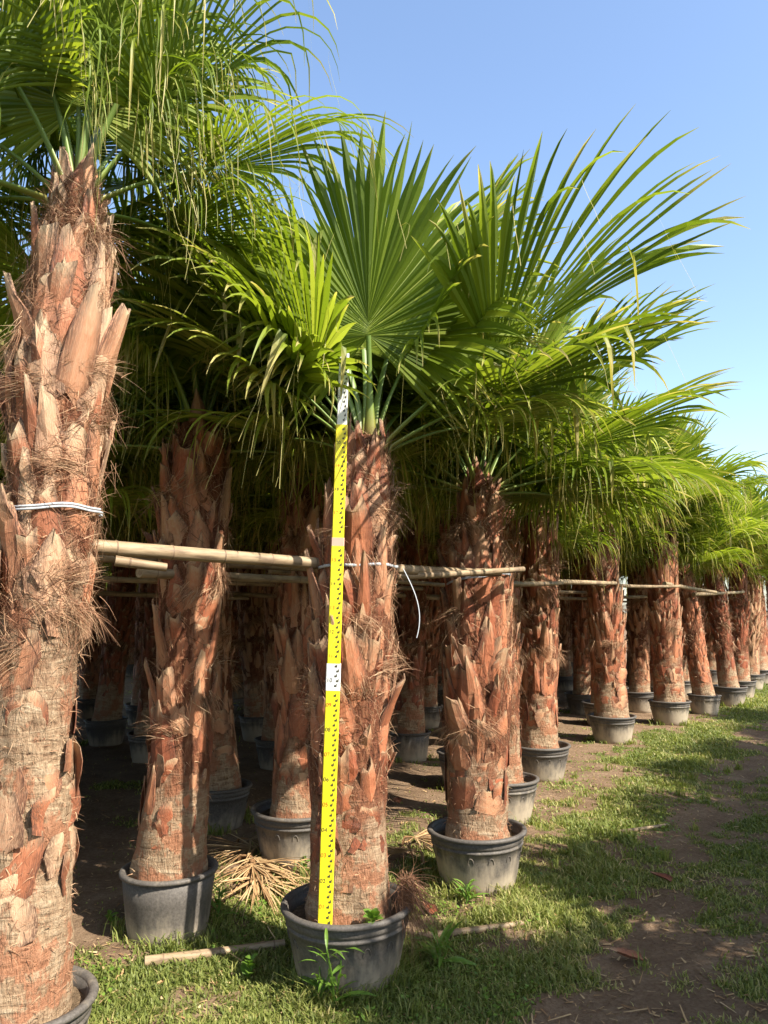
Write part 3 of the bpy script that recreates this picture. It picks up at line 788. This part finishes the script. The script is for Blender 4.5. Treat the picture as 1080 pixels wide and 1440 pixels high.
# --- second palm of the front row
p2, T2, rng = hero_palm((0.54, 4.65), 'big',
    [(0, 0, 0.23, 0.19), (0, 0, 0.36, 0.175), (0.0, 0, 0.7, 0.178), (0.02, 0, 1.1, 0.195), (0.03, 0, 1.5, 0.192), (0.035, 0, 1.85, 0.165), (0.04, 0, 2.1, 0.125), (0.04, 0, 2.28, 0.09), (0.04, 0, 2.34, 0.06)],
    'thick trunked potted fan palm just past the one with the staff', 47, fibre=3600, clumps=22, lo=0.3, wd=0.0014, start=0.22, big=1.35, pitch=0.07, out=0.08)
top = (0.04, 0, 2.25)
for az, el, stl, sc in [(-12, 46, 'stiff', 1.05), (5, 28, 'stiff', 1.05), (30, 56, 'stiff', 1.05), (15, 14, 'soft', 1.0), (-30, 66, 'stiff', 1.0), (70, 60, 'soft', 1.0), (110, 44, 'soft', 1), (150, 62, 'soft', 1.0), (180, 34, 'soft', 0.95), (225, 60, 'soft', .95),
                        (55, 16, 'weeping', 1.0), (95, 14, 'weeping', 1.0), (140, 14, 'weeping', 1.0), (195, 16, 'weeping', 0.85), (35, 6, 'weeping', 0.95), (0, 78, 'stiff', 1.0)]:
    put_frond(p2, (top[0], top[1], top[2] + 0.05 * (el / 80)), R(az), el, stl, sc, rng)

# --- further hero trunks
def std(b=0.16, H=2.35, bx=0.03, by=0.0, z0=0.23):
    return [(0, 0, z0, b + 0.025), (0, 0, z0 + 0.12, b + 0.01), (bx * 0.2, by * 0.2, 0.8, b - 0.008), (bx * 0.6, by * 0.6, 1.4, b), (bx, by, H - 0.4, b * 0.95), (bx, by, H - 0.1, b * 0.62), (bx, by, H, b * 0.45)]
heroes = [
    ((-1.04, 3.93), 'small', [(0, 0, 0.22, 0.185), (0, 0, 0.34, 0.17), (0.03, 0, 0.7, 0.145), (0.04, 0, 1.0, 0.138), (0.05, 0, 1.4, 0.135), (0.05, 0, 1.6, 0.145), (0.06, 0, 2.0, 0.165), (0.07, 0, 2.3, 0.15), (0.08, 0, 2.5, 0.09)], 'potted fan palm in a straight sided grey pot behind the long bamboo pole', 51, 'weeping', 26, 1.0),
    ((-0.55, 5.05), 'big', std(0.15, 2.4), 'potted fan palm standing hidden behind the one with the staff', 52, 'mixed', 20, 1.0),
    ((0.88, 6.0), 'big', std(0.15, 2.4, 0.02), 'potted fan palm half hidden behind the thick trunked palm', 53, 'mixed', 15, 1.0),
    ((1.46, 7.45), 'big', std(0.17, 2.6, 0.05), 'potted fan palm with red orange trunk, fourth past the staff in the front row less one hidden', 54, 'mixed', 16, 1.05),
    ((2.74, 9.5), 'big', std(0.19, 2.75, -0.05), 'potted fan palm with dark upper trunk in the front row, fourth past the staff', 55, 'mixed', 16, 1.08),
    ((3.97, 10.95), 'big', std(0.20, 2.95, -0.02), 'potted fan palm with wide pale trunk foot in the front row, fifth past the staff', 56, 'mixed', 16, 1.12),
]
heroes[3] = heroes[3][:3] + ('potted fan palm with slim red orange trunk in the front row, third past the staff',) + heroes[3][4:]
for pos, pot, kn, lab, sd1, stl, n, size in heroes:
    p, T, rng = hero_palm(pos, pot, kn, lab, sd1, fibre=2000, clumps=14, pitch=0.075, big=1.3, start=0.2, out=0.08, wd=0.0016, lo=0.3)
    tp = T.c(T.z1 - 0.06)
    crown(p, tuple(tp), n, stl, rng, size, lo=(0 if sd1 == 51 else 14), skip=(lambda az, el: (190 < az < 350 and el < 58) or (az > 300 and el < 70)) if sd1 in (51, 52) else None)

# --- the rest
generic_palm((4.88, 12.0), 'leaning potted fan palm in the front row, sixth past the staff', None, 61, 'mid', lean=(-0.12, 0))
generic_palm((5.8, 13.2), 'dark trunked potted fan palm in the front row, seventh past the staff', None, 62)
for i, p in enumerate(far_front): generic_palm(p, 'potted fan palm at the far end of the front row', 'far end of the front row of palms', 70 + i, size=1.1, zs=1.08)
SL2 = ['shaded potted fan palm directly behind the thick trunked palm', 'shaded potted fan palm directly behind the slim red orange trunk', 'shaded potted fan palm just behind the dark topped front row palm', 'shaded potted fan palm just behind the wide footed and leaning front palms']
for i, p in enumerate(second[2:]): generic_palm(p, SL2[i], 'second row palms', 90 + i)
for i, p in enumerate(third):
    if i == 3: generic_palm(p, 'potted fan palm in a pale dusty pot seen between the two nearest sunlit front palms', None, 115, 'small')
    else: generic_palm(p, {0: 'dark potted fan palm in the gap beside the tall shaggy palm', 1: 'shaded potted fan palm right behind the palm in the straight sided pot'}.get(i, 'shaded potted fan palm in the third row'), 'third row palms', 110 + i, 'mid' if i % 2 else 'big')
for i, p in enumerate(back): generic_palm(p, 'potted fan palm in the deep shade of the back rows', 'palms of the back rows', 140 + i, 'mid', n=15, size=1.05)
for i, p in enumerate(aisle): generic_palm(p, 'potted fan palm out of view in the rows across the grass aisle', 'palms across the aisle', 400 + i, n=12, size=1.0)

# ------------------------------------------------------------------ bamboo rails tied along the rows
def bamboo(p0, p1, r0, name, label, cat, group=None, seed=0, split=False, kind=None):
    rng = np.random.RandomState(seed)
    p0, p1 = np.array(p0, float), np.array(p1, float)
    L = np.linalg.norm(p1 - p0)
    n = max(12, int(L / 0.05))
    ts = np.linspace(0, L, n)
    rad = r0 * (1 - 0.22 * ts / L)
    bow = 0.012 * L * np.sin(ts / L * math.pi) * rng.uniform(-1, 1)
    mb = MB()
    nodes = np.arange(rng.uniform(0.05, 0.2), L, rng.uniform(0.22, 0.3))
    ts = np.sort(np.concatenate([ts, nodes - 0.008, nodes, nodes + 0.008])); ts = ts[(ts >= 0) & (ts <= L)]
    rad = r0 * (1 - 0.22 * ts / L); k = np.zeros_like(ts)
    for q in nodes:
        hit = np.abs(ts - q) < 0.004; rad[hit] *= 1.10; k[hit] = 1
    pts = np.stack([ts - L / 2, 0.012 * L * np.sin(ts / L * math.pi) * rng.uniform(-0.6, 0.6), -0.01 * L * np.sin(ts / L * math.pi) * rng.uniform(0, 0.7)], -1)
    nn = 12
    a = np.repeat(np.stack([k, k * 0, k * 0], -1), nn, 0)
    mb.tube(pts, rad, nn, a)
    me = mb.mesh(name, M['bamboo'], True)
    d = Vector(p1 - p0)
    o = add(name, me, None, (p0 + p1) / 2, d.to_track_quat('X', 'Z').to_euler())
    tag(o, label, cat, group, kind)
    return o
def P3(p, z, off): q = np.array(p) - NR * off; return (q[0], q[1], z)
# front row: on the aisle side of the left palm, behind the measured palm
bamboo((-1.16, 2.86, 1.778), (0.16, 3.80, 1.735), 0.030, 'bamboo_rail', 'thick pale bamboo rail from the tall shaggy palm past the staff', 'bamboo pole', None, 1)
bamboo((-1.00, 2.86, 1.72), (-0.83, 2.94, 1.70), 0.020, 'bamboo_stub', 'short split bamboo end tied under the thick rail', 'bamboo pole', None, 2)
bamboo((-0.10, 3.70, 1.745), (0.66, 4.40, 1.755), 0.027, 'bamboo_rail', 'bamboo rail between the staff palm and the thick trunked palm', 'bamboo pole', None, 3)
bamboo((-0.05, 3.76, 1.70), (0.80, 4.42, 1.775), 0.020, 'bamboo_rail', 'thinner bamboo rail lashed in front of the thick trunked palm', 'bamboo pole', None, 4)
bamboo((0.56, 4.88, 1.72), (1.66, 7.22, 1.80), 0.024, 'bamboo_rail', 'bamboo rail from the thick trunked palm to the slim red one', 'bamboo pole', None, 5)
bamboo((1.35, 7.2, 1.82), (2.85, 9.4, 1.88), 0.028, 'bamboo_rail', 'bamboo rail beyond the slim red orange trunk', 'bamboo pole', None, 6)
bamboo((2.55, 9.2, 1.86), (4.1, 10.75, 1.89), 0.024, 'bamboo_rail', 'bamboo rail beside the dark topped front row trunk', 'bamboo pole', None, 7)
bamboo((3.85, 10.6, 1.92), (5.2, 12.1, 1.84), 0.030, 'bamboo_rail', 'pale bamboo rail by the leaning front row palm', 'bamboo pole', None, 8)
bamboo((4.7, 11.75, 1.80), (6.6, 14.2, 1.90), 0.030, 'bamboo_rail', 'bamboo rail near the far end of the front row', 'bamboo pole', None, 9)
k = 20
for a_, b_ in (((-1.75, 3.05), (-0.35, 4.85)), ((-1.15, 3.62), (-0.2, 5.2)), ((-0.7, 4.75), (0.9, 7.0)), ((0.6, 6.9), (1.9, 8.5)), ((1.5, 8.45), (3.2, 10.6)), ((2.9, 10.5), (4.2, 12.1)),
               ((-2.5, 4.4), (-1.0, 5.55)), ((-1.3, 5.5), (0.4, 8.15)), ((0.1, 8.15), (2.1, 10.55)), ((1.8, 10.5), (3.3, 12.0)), ((3.0, 12.0), (4.8, 14.5)),
               ((-2.9, 5.6), (-1.3, 7.4)), ((-1.5, 7.2), (0.2, 9.6)), ((0.0, 9.5), (1.8, 11.8))):
    rq = random.Random(k); z = 1.74 + rq.uniform(-0.04, 0.05)
    bamboo((*a_, z), (*b_, z + rq.uniform(-0.05, 0.05)), rq.uniform(0.020, 0.028), 'bamboo_rail', 'weathered bamboo rail tied along the shaded rows behind', 'bamboo pole', 'bamboo rails of the shaded rows', k)
    k += 1

# tape and wire ties round trunks
def tie(palm, T, z, w, name, label, tilt=0.02, off=0.022, turns=1, seed=1, mat='tape'):
    r = np.random.RandomState(seed)
    n = 64 * turns
    th = np.linspace(0, 2 * math.pi * turns, n, endpoint=turns > 1)
    zz = z + tilt * np.cos(th + 0.6) + (w * 1.1) * th / (2 * math.pi) * (turns > 1) + 0.003 * np.sin(th * 5)
    rad = T.r(zz) + off + 0.004 * np.sin(th * 7 + 1)
    c = T.c(zz)
    P = c + np.stack([rad * np.cos(th), rad * np.sin(th), 0 * th], -1)
    out = np.stack([np.cos(th), np.sin(th), 0 * th], -1)
    sec = [(-0.5, 0.0), (-0.3, 0.0035), (0.3, 0.0035), (0.5, 0.0), (0.3, -0.002), (-0.3, -0.002)]
    G = np.stack([P + out * o_ + np.array([0, 0, w]) * h_ for h_, o_ in sec], 1)
    if turns == 1: G = np.concatenate([G, G[:1]], 0)
    mb = MB(); mb.grid(G, None, True)
    o = add(name, mb.mesh(name, M[mat], True), None, palm.location)
    tag(o, label, 'tie')
    return o
tie(pl, Tl, 1.87, 0.009, 'tape_tie', 'white plastic tape tied round the shaggy tall palm trunk', 0.015, 0.022, 2)
tie(pm, Tm, 1.755, 0.014, 'tape_tie', 'white tape round the trunk of the palm with the staff', 0.004, 0.020)
tie(p2, T2, 1.74, 0.004, 'wire_tie', 'thin wire round the thick trunked palm', 0.03, 0.024, 3)
# loose tape end on the measured palm
mb = MB()
ss = np.linspace(0, 1, 14)
pts = np.stack([0.02 + 0.07 * np.sin(ss * 2.2), -0.01 * ss, -0.30 * ss], -1)
mb.grid(np.stack([pts - np.array([0.0018, 0, 0]), pts + np.array([0.0018, 0.001, 0])], 1))
o = add('tape_end', mb.mesh('tape_end', M['tape']), None, (0.065, 3.38, 1.72))
tag(o, 'loose pale strand of tie tape hanging from the rail by the staff palm', 'tie')

# ------------------------------------------------------------------ measuring staff
base = np.array([-0.240, 3.305, ground_z(-0.154, 3.51) + 0.255])
tipv = np.array([-0.172, 3.215, 2.64])
ax = tipv - base; SL = np.linalg.norm(ax); ax /= SL
st = empty('measuring_staff', base)
xr = np.array([1.0, 0, 0]); xr = xr - ax * np.dot(xr, ax); xr /= np.linalg.norm(xr); yr = np.cross(ax, xr)
st.rotation_euler = Matrix((xr, yr, ax)).transposed().to_euler()
tag(st, 'tall yellow and white measuring staff standing in the pot', 'measuring staff')
def bevel_box(mb, w, d, z0, z1, b=0.003):
    sec = [(-w + b, -d), (w - b, -d), (w, -d + b), (w, d - b), (w - b, d), (-w + b, d), (-w, d - b), (-w, -d + b)]
    G = np.array([[(x, y, z) for x, y in sec] for z in (z0, z1)])
    mb.grid(G, None, True)
    for z in (z0, z1): mb.put([(x, y, z) for x, y in sec], None, [(0, i, i + 1) for i in range(1, 7)])
secs = [('section', 'staff_yellow', 0.029, 0.014, 0.0, 0.965), ('joint_collar', 'staff_white', 0.0300, 0.0145, 0.965, 1.075), ('section', 'staff_yellow', 0.0268, 0.0125, 1.075, 1.565),
        ('joint_collar', 'staff_pink', 0.0271, 0.0127, 1.565, 1.600), ('section', 'staff_yellow', 0.0248, 0.011, 1.600, 2.085), ('section', 'staff_white', 0.0215, 0.009, 2.085, SL)]
for nm, mt, w, d, z0, z1 in secs:
    mb = MB(); bevel_box(mb, w, d, z0, z1); so = add(nm, mb.mesh(nm, M[mt]), st)
    if nm == 'joint_collar' and mt == 'staff_pink': continue
    mk = MB(); q = 0
    z = math.ceil(z0 * 100 + 1) / 100
    while z < z1 - 0.012:
        yy = -d - 0.0009
        i = int(round(z * 100))
        if i % 2 == 0:
            x0 = w * 0.12 if (i // 2) % 2 else w * 0.36
            mk.box((x0 + w * 0.24, yy, z + 0.005), (w * 0.17, 0.0006, 0.0034))
            mk.box((x0 + w * 0.37, yy, z + 0.0105), (w * 0.05, 0.0006, 0.0030))
        z += 0.01
    ob = add('graduation', mk.mesh('graduation', M['staff_black']), so)
    tag(ob, kind='stuff')
    # decimetre numerals
    for i in range(int(math.ceil(z0 * 10)), int(z1 * 10) + 1):
        zz = i * 0.1
        if zz < z0 + 0.02 or zz > z1 - 0.04: continue
        cu = bpy.data.curves.new('num', 'FONT'); cu.body = '%02d' % i if i < 10 else str(i); cu.size = w * 0.8; cu.align_x = 'CENTER'
        tmp = bpy.data.objects.new('num', cu); col.objects.link(tmp)
        dg = bpy.context.evaluated_depsgraph_get()
        me = bpy.data.meshes.new_from_object(tmp.evaluated_get(dg)); bpy.data.objects.remove(tmp)
        me.materials.clear(); me.materials.append(M['staff_red' if mt == 'staff_yellow' and i % 2 else 'staff_black'])
        add('numeral', me, so, (-w * 0.48, -d - 0.0012, zz), (math.pi / 2, 0, 0))

# ------------------------------------------------------------------ things lying about
def lying(px0, px1, r, label, seed, name='cut_bamboo', z=0.0):
    a, b = pix_ground(*px0), pix_ground(*px1)
    bamboo((a[0], a[1], ground_z(*a) + r * 0.8), (b[0], b[1], ground_z(*b) + r * 0.7), r, name, label, 'bamboo pole', None, seed)
lying((203, 1358), (400, 1330), 0.024, 'old bamboo length lying in the grass by the straight sided pot', 60)
lying((588, 1318), (735, 1296), 0.020, 'weathered stick lying in the grass right of the staff palm pot', 61)
lying((868, 1172), (940, 1158), 0.014, 'thin stick lying on the bare earth of the aisle', 62)

dry_f = [make_frond(6, 0.9, 900 + i, L=0.62, pet=0.10, nseg=30, spread=70, fold=0.05, dry=True, fil=4, fuse=0.12, mess=0.28) for i in range(3)]
for (px, py), az, dm, sc, lab in (((332, 1215), -35, 0, 0.95, 'dry cut palm frond lying flat behind the straight sided pot'), ((325, 1195), -10, 1, 0.8, 'dry straw coloured frond on top of the leaf heap between the pots'), ((352, 1228), -75, 2, 0.7, 'curled dry frond at the front of the leaf heap between pots'),
                                  ((385, 1205), 200, 1, 0.75, 'tattered dry frond crossing the others on the leaf heap between pots'), ((345, 1240), -55, 0, 0.85, 'long dry frond lying outermost on the leaf heap between pots'), ((560, 1190), -10, 1, 0.7, 'dry frond on the ground between the staff palm and thick trunked palm'), ((600, 1215), 150, 2, 0.6, 'brown dead frond beside the pot of the thick trunked palm')):
    a = pix_ground(px, py)
    root = empty('dry_frond', (a[0], a[1], ground_z(*a) + 0.05 + 0.012 * dm))
    tag(root, lab, 'dry frond')
    add('blade', dry_f[dm][0], root, (0, 0, 0), (R(7 * dm - 6), R(4), R(az)), (sc, sc, sc)); add('stalk', dry_f[dm][1], root, (0, 0, 0), (R(7 * dm - 6), R(4), R(az)), (sc, sc, sc))

# fallen leaf bases
for i, (px, py, az) in enumerate(((610, 1285, 20), (905, 1345, 70), (560, 1130, 10), (640, 1085, 130), (945, 1235, 40))):
    a = pix_ground(px, py)
    o = add('fallen_leaf_base', BOOT_ME[(i * 3) % 12], None, (a[0], a[1], ground_z(*a) + 0.016), (R(-80), 0, R(az)), (0.07, 0.07, 0.14))
    tag(o, ['brown fallen leaf base by the staff palm pot', 'fallen leaf base on the bare aisle earth by the grass', 'fallen leaf base on earth behind the staff palm', 'fallen leaf base near the pale dusty pot behind', 'fallen leaf base in the shaded middle of the aisle'][i], 'leaf base')
# clump of fibre hanging over the measured palm's rim
r_ = np.random.RandomState(77); mb = MB(); nn = 420
O = np.stack([r_.uniform(-0.03, 0.05, nn), r_.uniform(-0.06, 0.06, nn), r_.uniform(-0.02, 0.09, nn)], -1)
hairs(mb, O, np.array([0.5, -0.2, -0.5]) + r_.normal(0, 0.45, (nn, 3)), r_.uniform(0.08, 0.2, nn), np.full(nn, 0.0015), r_, sag=0.5, tone=(0.2, 0.8))
o = add('fibre_clump', mb.mesh('fibre_clump', M['fibre']), None, (-0.154 + 0.235, 3.46, 0.335))
tag(o, 'shaggy clump of brown palm fibre over the pot rim', 'palm fibre')

# weeds
def leaf_mesh(kind):
    n = 6; ss = np.linspace(0, 1, n)
    w = (np.sin(ss * math.pi) ** 0.7) * (0.32 if kind == 'broad' else 0.07) + 0.004
    pts = np.stack([ss, 0 * ss, 0.10 * np.sin(ss * 2.6) - (0.10 if kind == 'broad' else 0.25) * ss ** 2], -1)
    G = np.stack([pts - w[:, None] * np.array([0, 1, -0.25]), pts, pts + w[:, None] * np.array([0, 1, 0.25])], 1)
    mb = MB(); mb.grid(G, np.tile([0.5, 0.5, 0], (n * 3, 1)))
    return mb.mesh('leaf', M['weed'])
LEAF = {k: leaf_mesh(k) for k in ('broad', 'thin')}
stem_mb = MB(); stem_mb.tube(np.array([[0, 0, 0], [0.02, 0, 0.5], [0.0, 0.02, 1.0]]), [0.012, 0.010, 0.006], 5, (0.5, 0.3, 0)); STEM = stem_mb.mesh('stem', M['weed'])
def weed(loc, kind, n, size, h, label, seed):
    rng = random.Random(seed)
    root = empty('weed', loc); tag(root, label, 'weed')
    stems = 1 if kind == 'broad' else 3
    for s in range(stems):
        tx, ty = rng.gauss(0, 0.15), rng.gauss(0, 0.15)
        so = add('stem', STEM, root, (0, 0, 0), (tx, ty, 0), (0.4, 0.4, h))
        for i in range(n // stems):
            f = (i + 0.6) / (n // stems) if h > 0.08 else rng.uniform(0.3, 1)
            s_ = size * rng.uniform(0.7, 1.15) * (1.1 - 0.4 * f)
            add('leaf', LEAF[kind], root, (ty * h * f, -tx * h * f, h * f), (rng.gauss(0, 0.2), rng.uniform(-0.9, -0.1), i * 2.4 + rng.uniform(-0.3, 0.3)), (s_, s_, s_))
soilz = ground_z(-0.154, 3.51) + 0.262
weed((-0.055, 3.300, soilz - 0.01), 'broad', 14, 0.075, 0.07, 'bright green broad leaved weed growing in the staff palm pot', 1)
def wg(px, py, *a):
    p = pix_ground(px, py); weed((p[0], p[1], ground_z(*p) - 0.005), *a)
wg(470, 1412, 'thin', 21, 0.14, 0.26, 'tall thin leaved weed in front of the staff palm pot', 2)
wg(445, 1408, 'thin', 15, 0.12, 0.16, 'shorter narrow leaved weed against the staff palm pot', 8)
wg(348, 1375, 'broad', 10, 0.06, 0.09, 'pale broad leaved weed at the end of the old bamboo', 3)
wg(303, 1300, 'thin', 15, 0.11, 0.16, 'leafy weed at the right foot of the straight sided pot', 4)
wg(618, 1352, 'thin', 24, 0.17, 0.12, 'spreading grassy weed right of the staff palm pot', 5)
wg(160, 1312, 'broad', 16, 0.05, 0.08, 'low broad leaved weed left of the straight sided pot', 6)
wg(655, 1268, 'thin', 18, 0.13, 0.10, 'grassy weed at the foot of the thick trunked palm pot', 7)
wg(590, 1030, 'broad', 9, 0.06, 0.08, 'small weed at the foot of the pale dusty pot', 9)
wg(430, 1225, 'broad', 10, 0.05, 0.10, 'small weed by the hidden pot behind the staff palm', 10)

# ------------------------------------------------------------------ grass: short blades, thinned by the turf mask
def make_grass(n, seed):
    r = np.random.RandomState(seed)
    d = 1.9 * (11.5 / 1.0) ** (r.rand(n) ** 0.9)
    d = np.where(d > 22, 22, d)
    ang = r.uniform(-0.60, 0.60, n)
    x, y = d * np.tan(ang), d
    g = turf(x, y)
    keep = r.rand(n) < np.clip((g - 0.12) * 1.6, 0.012, 1)
    pp = np.array(all_pots)
    x, y, g, d = x[keep], y[keep], g[keep], d[keep]
    mind = np.full(len(x), 9.0)
    for q in pp[np.hypot(pp[:, 0], pp[:, 1]) < 18]: mind = np.minimum(mind, np.hypot(x - q[0], y - q[1]))
    k2 = mind > 0.205
    x, y, g, d, mind = x[k2], y[k2], g[k2], d[k2], mind[k2]
    n = len(x)
    tuft = fbm(x * 3.1 + 77, y * 3.1 + 11, 3)
    o = row_off(x, y)
    tall = np.clip((tuft - 0.5) * 3, 0, 1) * np.exp(-((o + 0.25) / 0.45) ** 2) + 0.9 * np.exp(-((mind - 0.22) / 0.08) ** 2) * (r.rand(n) < 0.5)
    h = r.uniform(0.010, 0.034, n) * (0.6 + 0.6 * g) * (1 + 2.4 * np.clip(tall, 0, 1.2))
    w = 0.0016 + 0.00052 * d
    az = r.uniform(0, 2 * math.pi, n); ln = r.uniform(0.3, 1.3, n)
    dirv = np.stack([np.cos(az), np.sin(az), 0 * az], -1); sv_ = np.stack([-np.sin(az), np.cos(az), 0 * az], -1)
    b = np.stack([x, y, gh(x, y) - 0.002], -1)
    m1 = b + dirv * (h * ln * 0.35)[:, None] + np.array([0, 0, 1.0]) * (h * 0.62)[:, None]
    tp = b + dirv * (h * ln * 1.05)[:, None] + np.array([0, 0, 1.0]) * (h * 0.92)[:, None]
    V = np.stack([b - sv_ * w[:, None], b + sv_ * w[:, None], m1 - sv_ * (w * 0.8)[:, None], m1 + sv_ * (w * 0.8)[:, None], tp], 1)
    i0 = np.arange(n)[:, None] * 5
    q = i0 + np.array([[0, 1, 3, 2]]); t3 = i0 + np.array([[2, 3, 4]])
    dryp = fbm(x * 1.1 + 5, y * 1.1 + 90, 3)
    tone = np.clip(r.normal(0.46, 0.22, n) + 1.2 * (dryp - 0.5) + np.where(r.rand(n) < 0.08, 0.5, 0) + 0.3 * (0.6 - g), 0, 1)
    a = np.zeros((n, 5, 3)); a[:, :, 0] = [0, 0, 0.6, 0.6, 1]; a[:, :, 1] = tone[:, None]
    mb = MB(); mb.put(V.reshape(-1, 3), q, t3, a.reshape(-1, 3))
    return mb.mesh('grass', M['grass'])
g = add('grass', make_grass(420000, 3)); tag(g, 'short patchy green grass along the aisle and around pots', 'grass', kind='stuff')

# dry leaf scraps and crumbs of earth
def make_litter(n, seed):
    r = np.random.RandomState(seed)
    d = 2.0 * 7 ** r.rand(n); ang = r.uniform(-0.55, 0.55, n)
    x, y = d * np.tan(ang), d
    z = gh(x, y) + 0.006
    az = r.uniform(0, 6.28, n); ln = r.uniform(0.012, 0.05, n) * (1 + 2.0 * (r.rand(n) < 0.06)); w = r.uniform(0.002, 0.006, n)
    dv = np.stack([np.cos(az), np.sin(az), r.uniform(-0.1, 0.3, n)], -1); s2 = np.stack([-np.sin(az), np.cos(az), r.uniform(-0.4, 0.4, n)], -1)
    b = np.stack([x, y, z], -1)
    V = np.stack([b - s2 * w[:, None], b + s2 * w[:, None], b + dv * ln[:, None] + s2 * (w * 0.4)[:, None], b + dv * ln[:, None] - s2 * (w * 0.4)[:, None]], 1)
    a = np.zeros((n, 4, 3)); a[..., 1] = r.rand(n)[:, None]
    mb = MB(); mb.put(V.reshape(-1, 3), np.arange(n * 4).reshape(n, 4), None, a.reshape(-1, 3))
    return mb.mesh('leaf_litter', M['litter'])
g = add('leaf_litter', make_litter(7000, 8)); tag(g, 'dry straw and leaf scraps strewn on the earth', 'leaf litter', kind='stuff')

def make_cover(n, seed):
    r = np.random.RandomState(seed)
    d = 2.1 * 4.2 ** r.rand(n); ang = r.uniform(-0.55, 0.50, n)
    x, y = d * np.tan(ang), d
    o = row_off(x, y); c = fbm(x * 2.6 + 140, y * 2.6 + 60, 3)
    keep = (c > 0.54) & (o > -0.75) & (o < 1.1) & (r.rand(n) < 0.9)
    x, y, d = x[keep], y[keep], d[keep]
    mind = np.full(len(x), 9.0)
    for q in all_pots: mind = np.minimum(mind, np.hypot(x - q[0], y - q[1]))
    k2 = mind > 0.22
    x, y, d = x[k2], y[k2], d[k2]; n = len(x)
    az = r.uniform(0, 6.28, n); ln = r.uniform(0.010, 0.026, n); w = ln * r.uniform(0.25, 0.45, n)
    dv = np.stack([np.cos(az), np.sin(az), r.uniform(-0.3, 0.6, n)], -1); s2 = np.stack([-np.sin(az), np.cos(az), r.uniform(-0.4, 0.4, n)], -1)
    b = np.stack([x, y, gh(x, y) + r.uniform(0.004, 0.055, n) * r.rand(n)], -1)
    V = np.stack([b, b + dv * (ln * 0.5)[:, None] + s2 * w[:, None], b + dv * ln[:, None], b + dv * (ln * 0.5)[:, None] - s2 * w[:, None]], 1)
    a = np.zeros((n, 4, 3)); a[..., 1] = r.rand(n)[:, None] * 1.4
    mb = MB(); mb.put(V.reshape(-1, 3), np.arange(n * 4).reshape(n, 4), None, a.reshape(-1, 3))
    return mb.mesh('ground_cover', M['weed'])
g = add('ground_cover', make_cover(32000, 12)); tag(g, 'low small leaved weeds mixed into the grass near the pots', 'ground cover', kind='stuff')

def make_tufts(seed):
    r = np.random.RandomState(seed); xs_, ys_, hs_ = [], [], []
    for (px, py) in front + second[:4] + third[:4]:
        rb = 0.19 if (px, py) in second[:1] else 0.205
        if (px, py) == front[0]: rb = 0.19
        m_ = 320
        th = r.uniform(0, 2 * math.pi, m_); cl = vnoise(th * 2.2 + px * 7 + 30, py * 5 + 40 + 0 * th)
        k = r.rand(m_) < np.clip((cl - 0.3) * 2, 0.05, 1)
        th = th[k]; q = rb + 0.006 + np.abs(r.normal(0, 0.045, len(th)))
        xs_.append(px + q * np.cos(th)); ys_.append(py + q * np.sin(th)); hs_.append(r.uniform(0.02, 0.05, len(th)) * (0.5 + 2.2 * cl[k] ** 2))
    for i in range(150):                                       # loose clumps along the turf strip
        a_, o_ = r.uniform(-1.5, 6), r.normal(-0.30, 0.35)
        c = MAIN + U * a_ + NR * o_
        if r.rand() < 0.35: c = MAIN + U * r.uniform(-1.4, 2.5) + NR * r.uniform(-2.2, 0.9)
        if min(np.hypot(c[0] - q[0], c[1] - q[1]) for q in all_pots) < 0.27: continue
        m_ = r.randint(10, 34)
        xs_.append(c[0] + r.normal(0, 0.022, m_)); ys_.append(c[1] + r.normal(0, 0.022, m_)); hs_.append(r.uniform(0.025, 0.085, m_) * r.uniform(0.6, 1.2))
    x, y, h = np.concatenate(xs_), np.concatenate(ys_), np.concatenate(hs_); n = len(x)
    az = r.uniform(0, 2 * math.pi, n); ln = r.uniform(0.2, 1.0, n); w = 0.0013 + 0.0004 * np.hypot(x, y)
    dirv = np.stack([np.cos(az), np.sin(az), 0 * az], -1); sv_ = np.stack([-np.sin(az), np.cos(az), 0 * az], -1); up = np.array([0, 0, 1.0])
    b = np.stack([x, y, gh(x, y) - 0.004], -1)
    lv = []
    for f, oo, zz in ((0, 0, 0), (0.85, 0.22, 0.5), (0.6, 0.6, 0.86), (0.05, 1.05, 0.95)):
        c = b + dirv * (h * ln * oo)[:, None] + up * (h * zz)[:, None]; ww = w * (1 if f == 0 else f)
        lv += [c - sv_ * ww[:, None], c + sv_ * ww[:, None]]
    V = np.stack(lv, 1); i0 = np.arange(n)[:, None] * 8
    q = np.concatenate([i0 + np.array([[2 * k, 2 * k + 1, 2 * k + 3, 2 * k + 2]]) for k in range(3)])
    a = np.zeros((n, 8, 3)); a[:, :, 0] = [0, 0, .4, .4, .7, .7, 1, 1]; a[:, :, 1] = np.clip(r.normal(0.45, 0.22, n), 0, 1)[:, None]
    mb = MB(); mb.put(V.reshape(-1, 3), q, None, a.reshape(-1, 3))
    return mb.mesh('tall_grass', M['grass'])
g = add('tall_grass', make_tufts(31)); tag(g, 'taller ragged grass tufts round the feet of the pots', 'grass', kind='stuff')
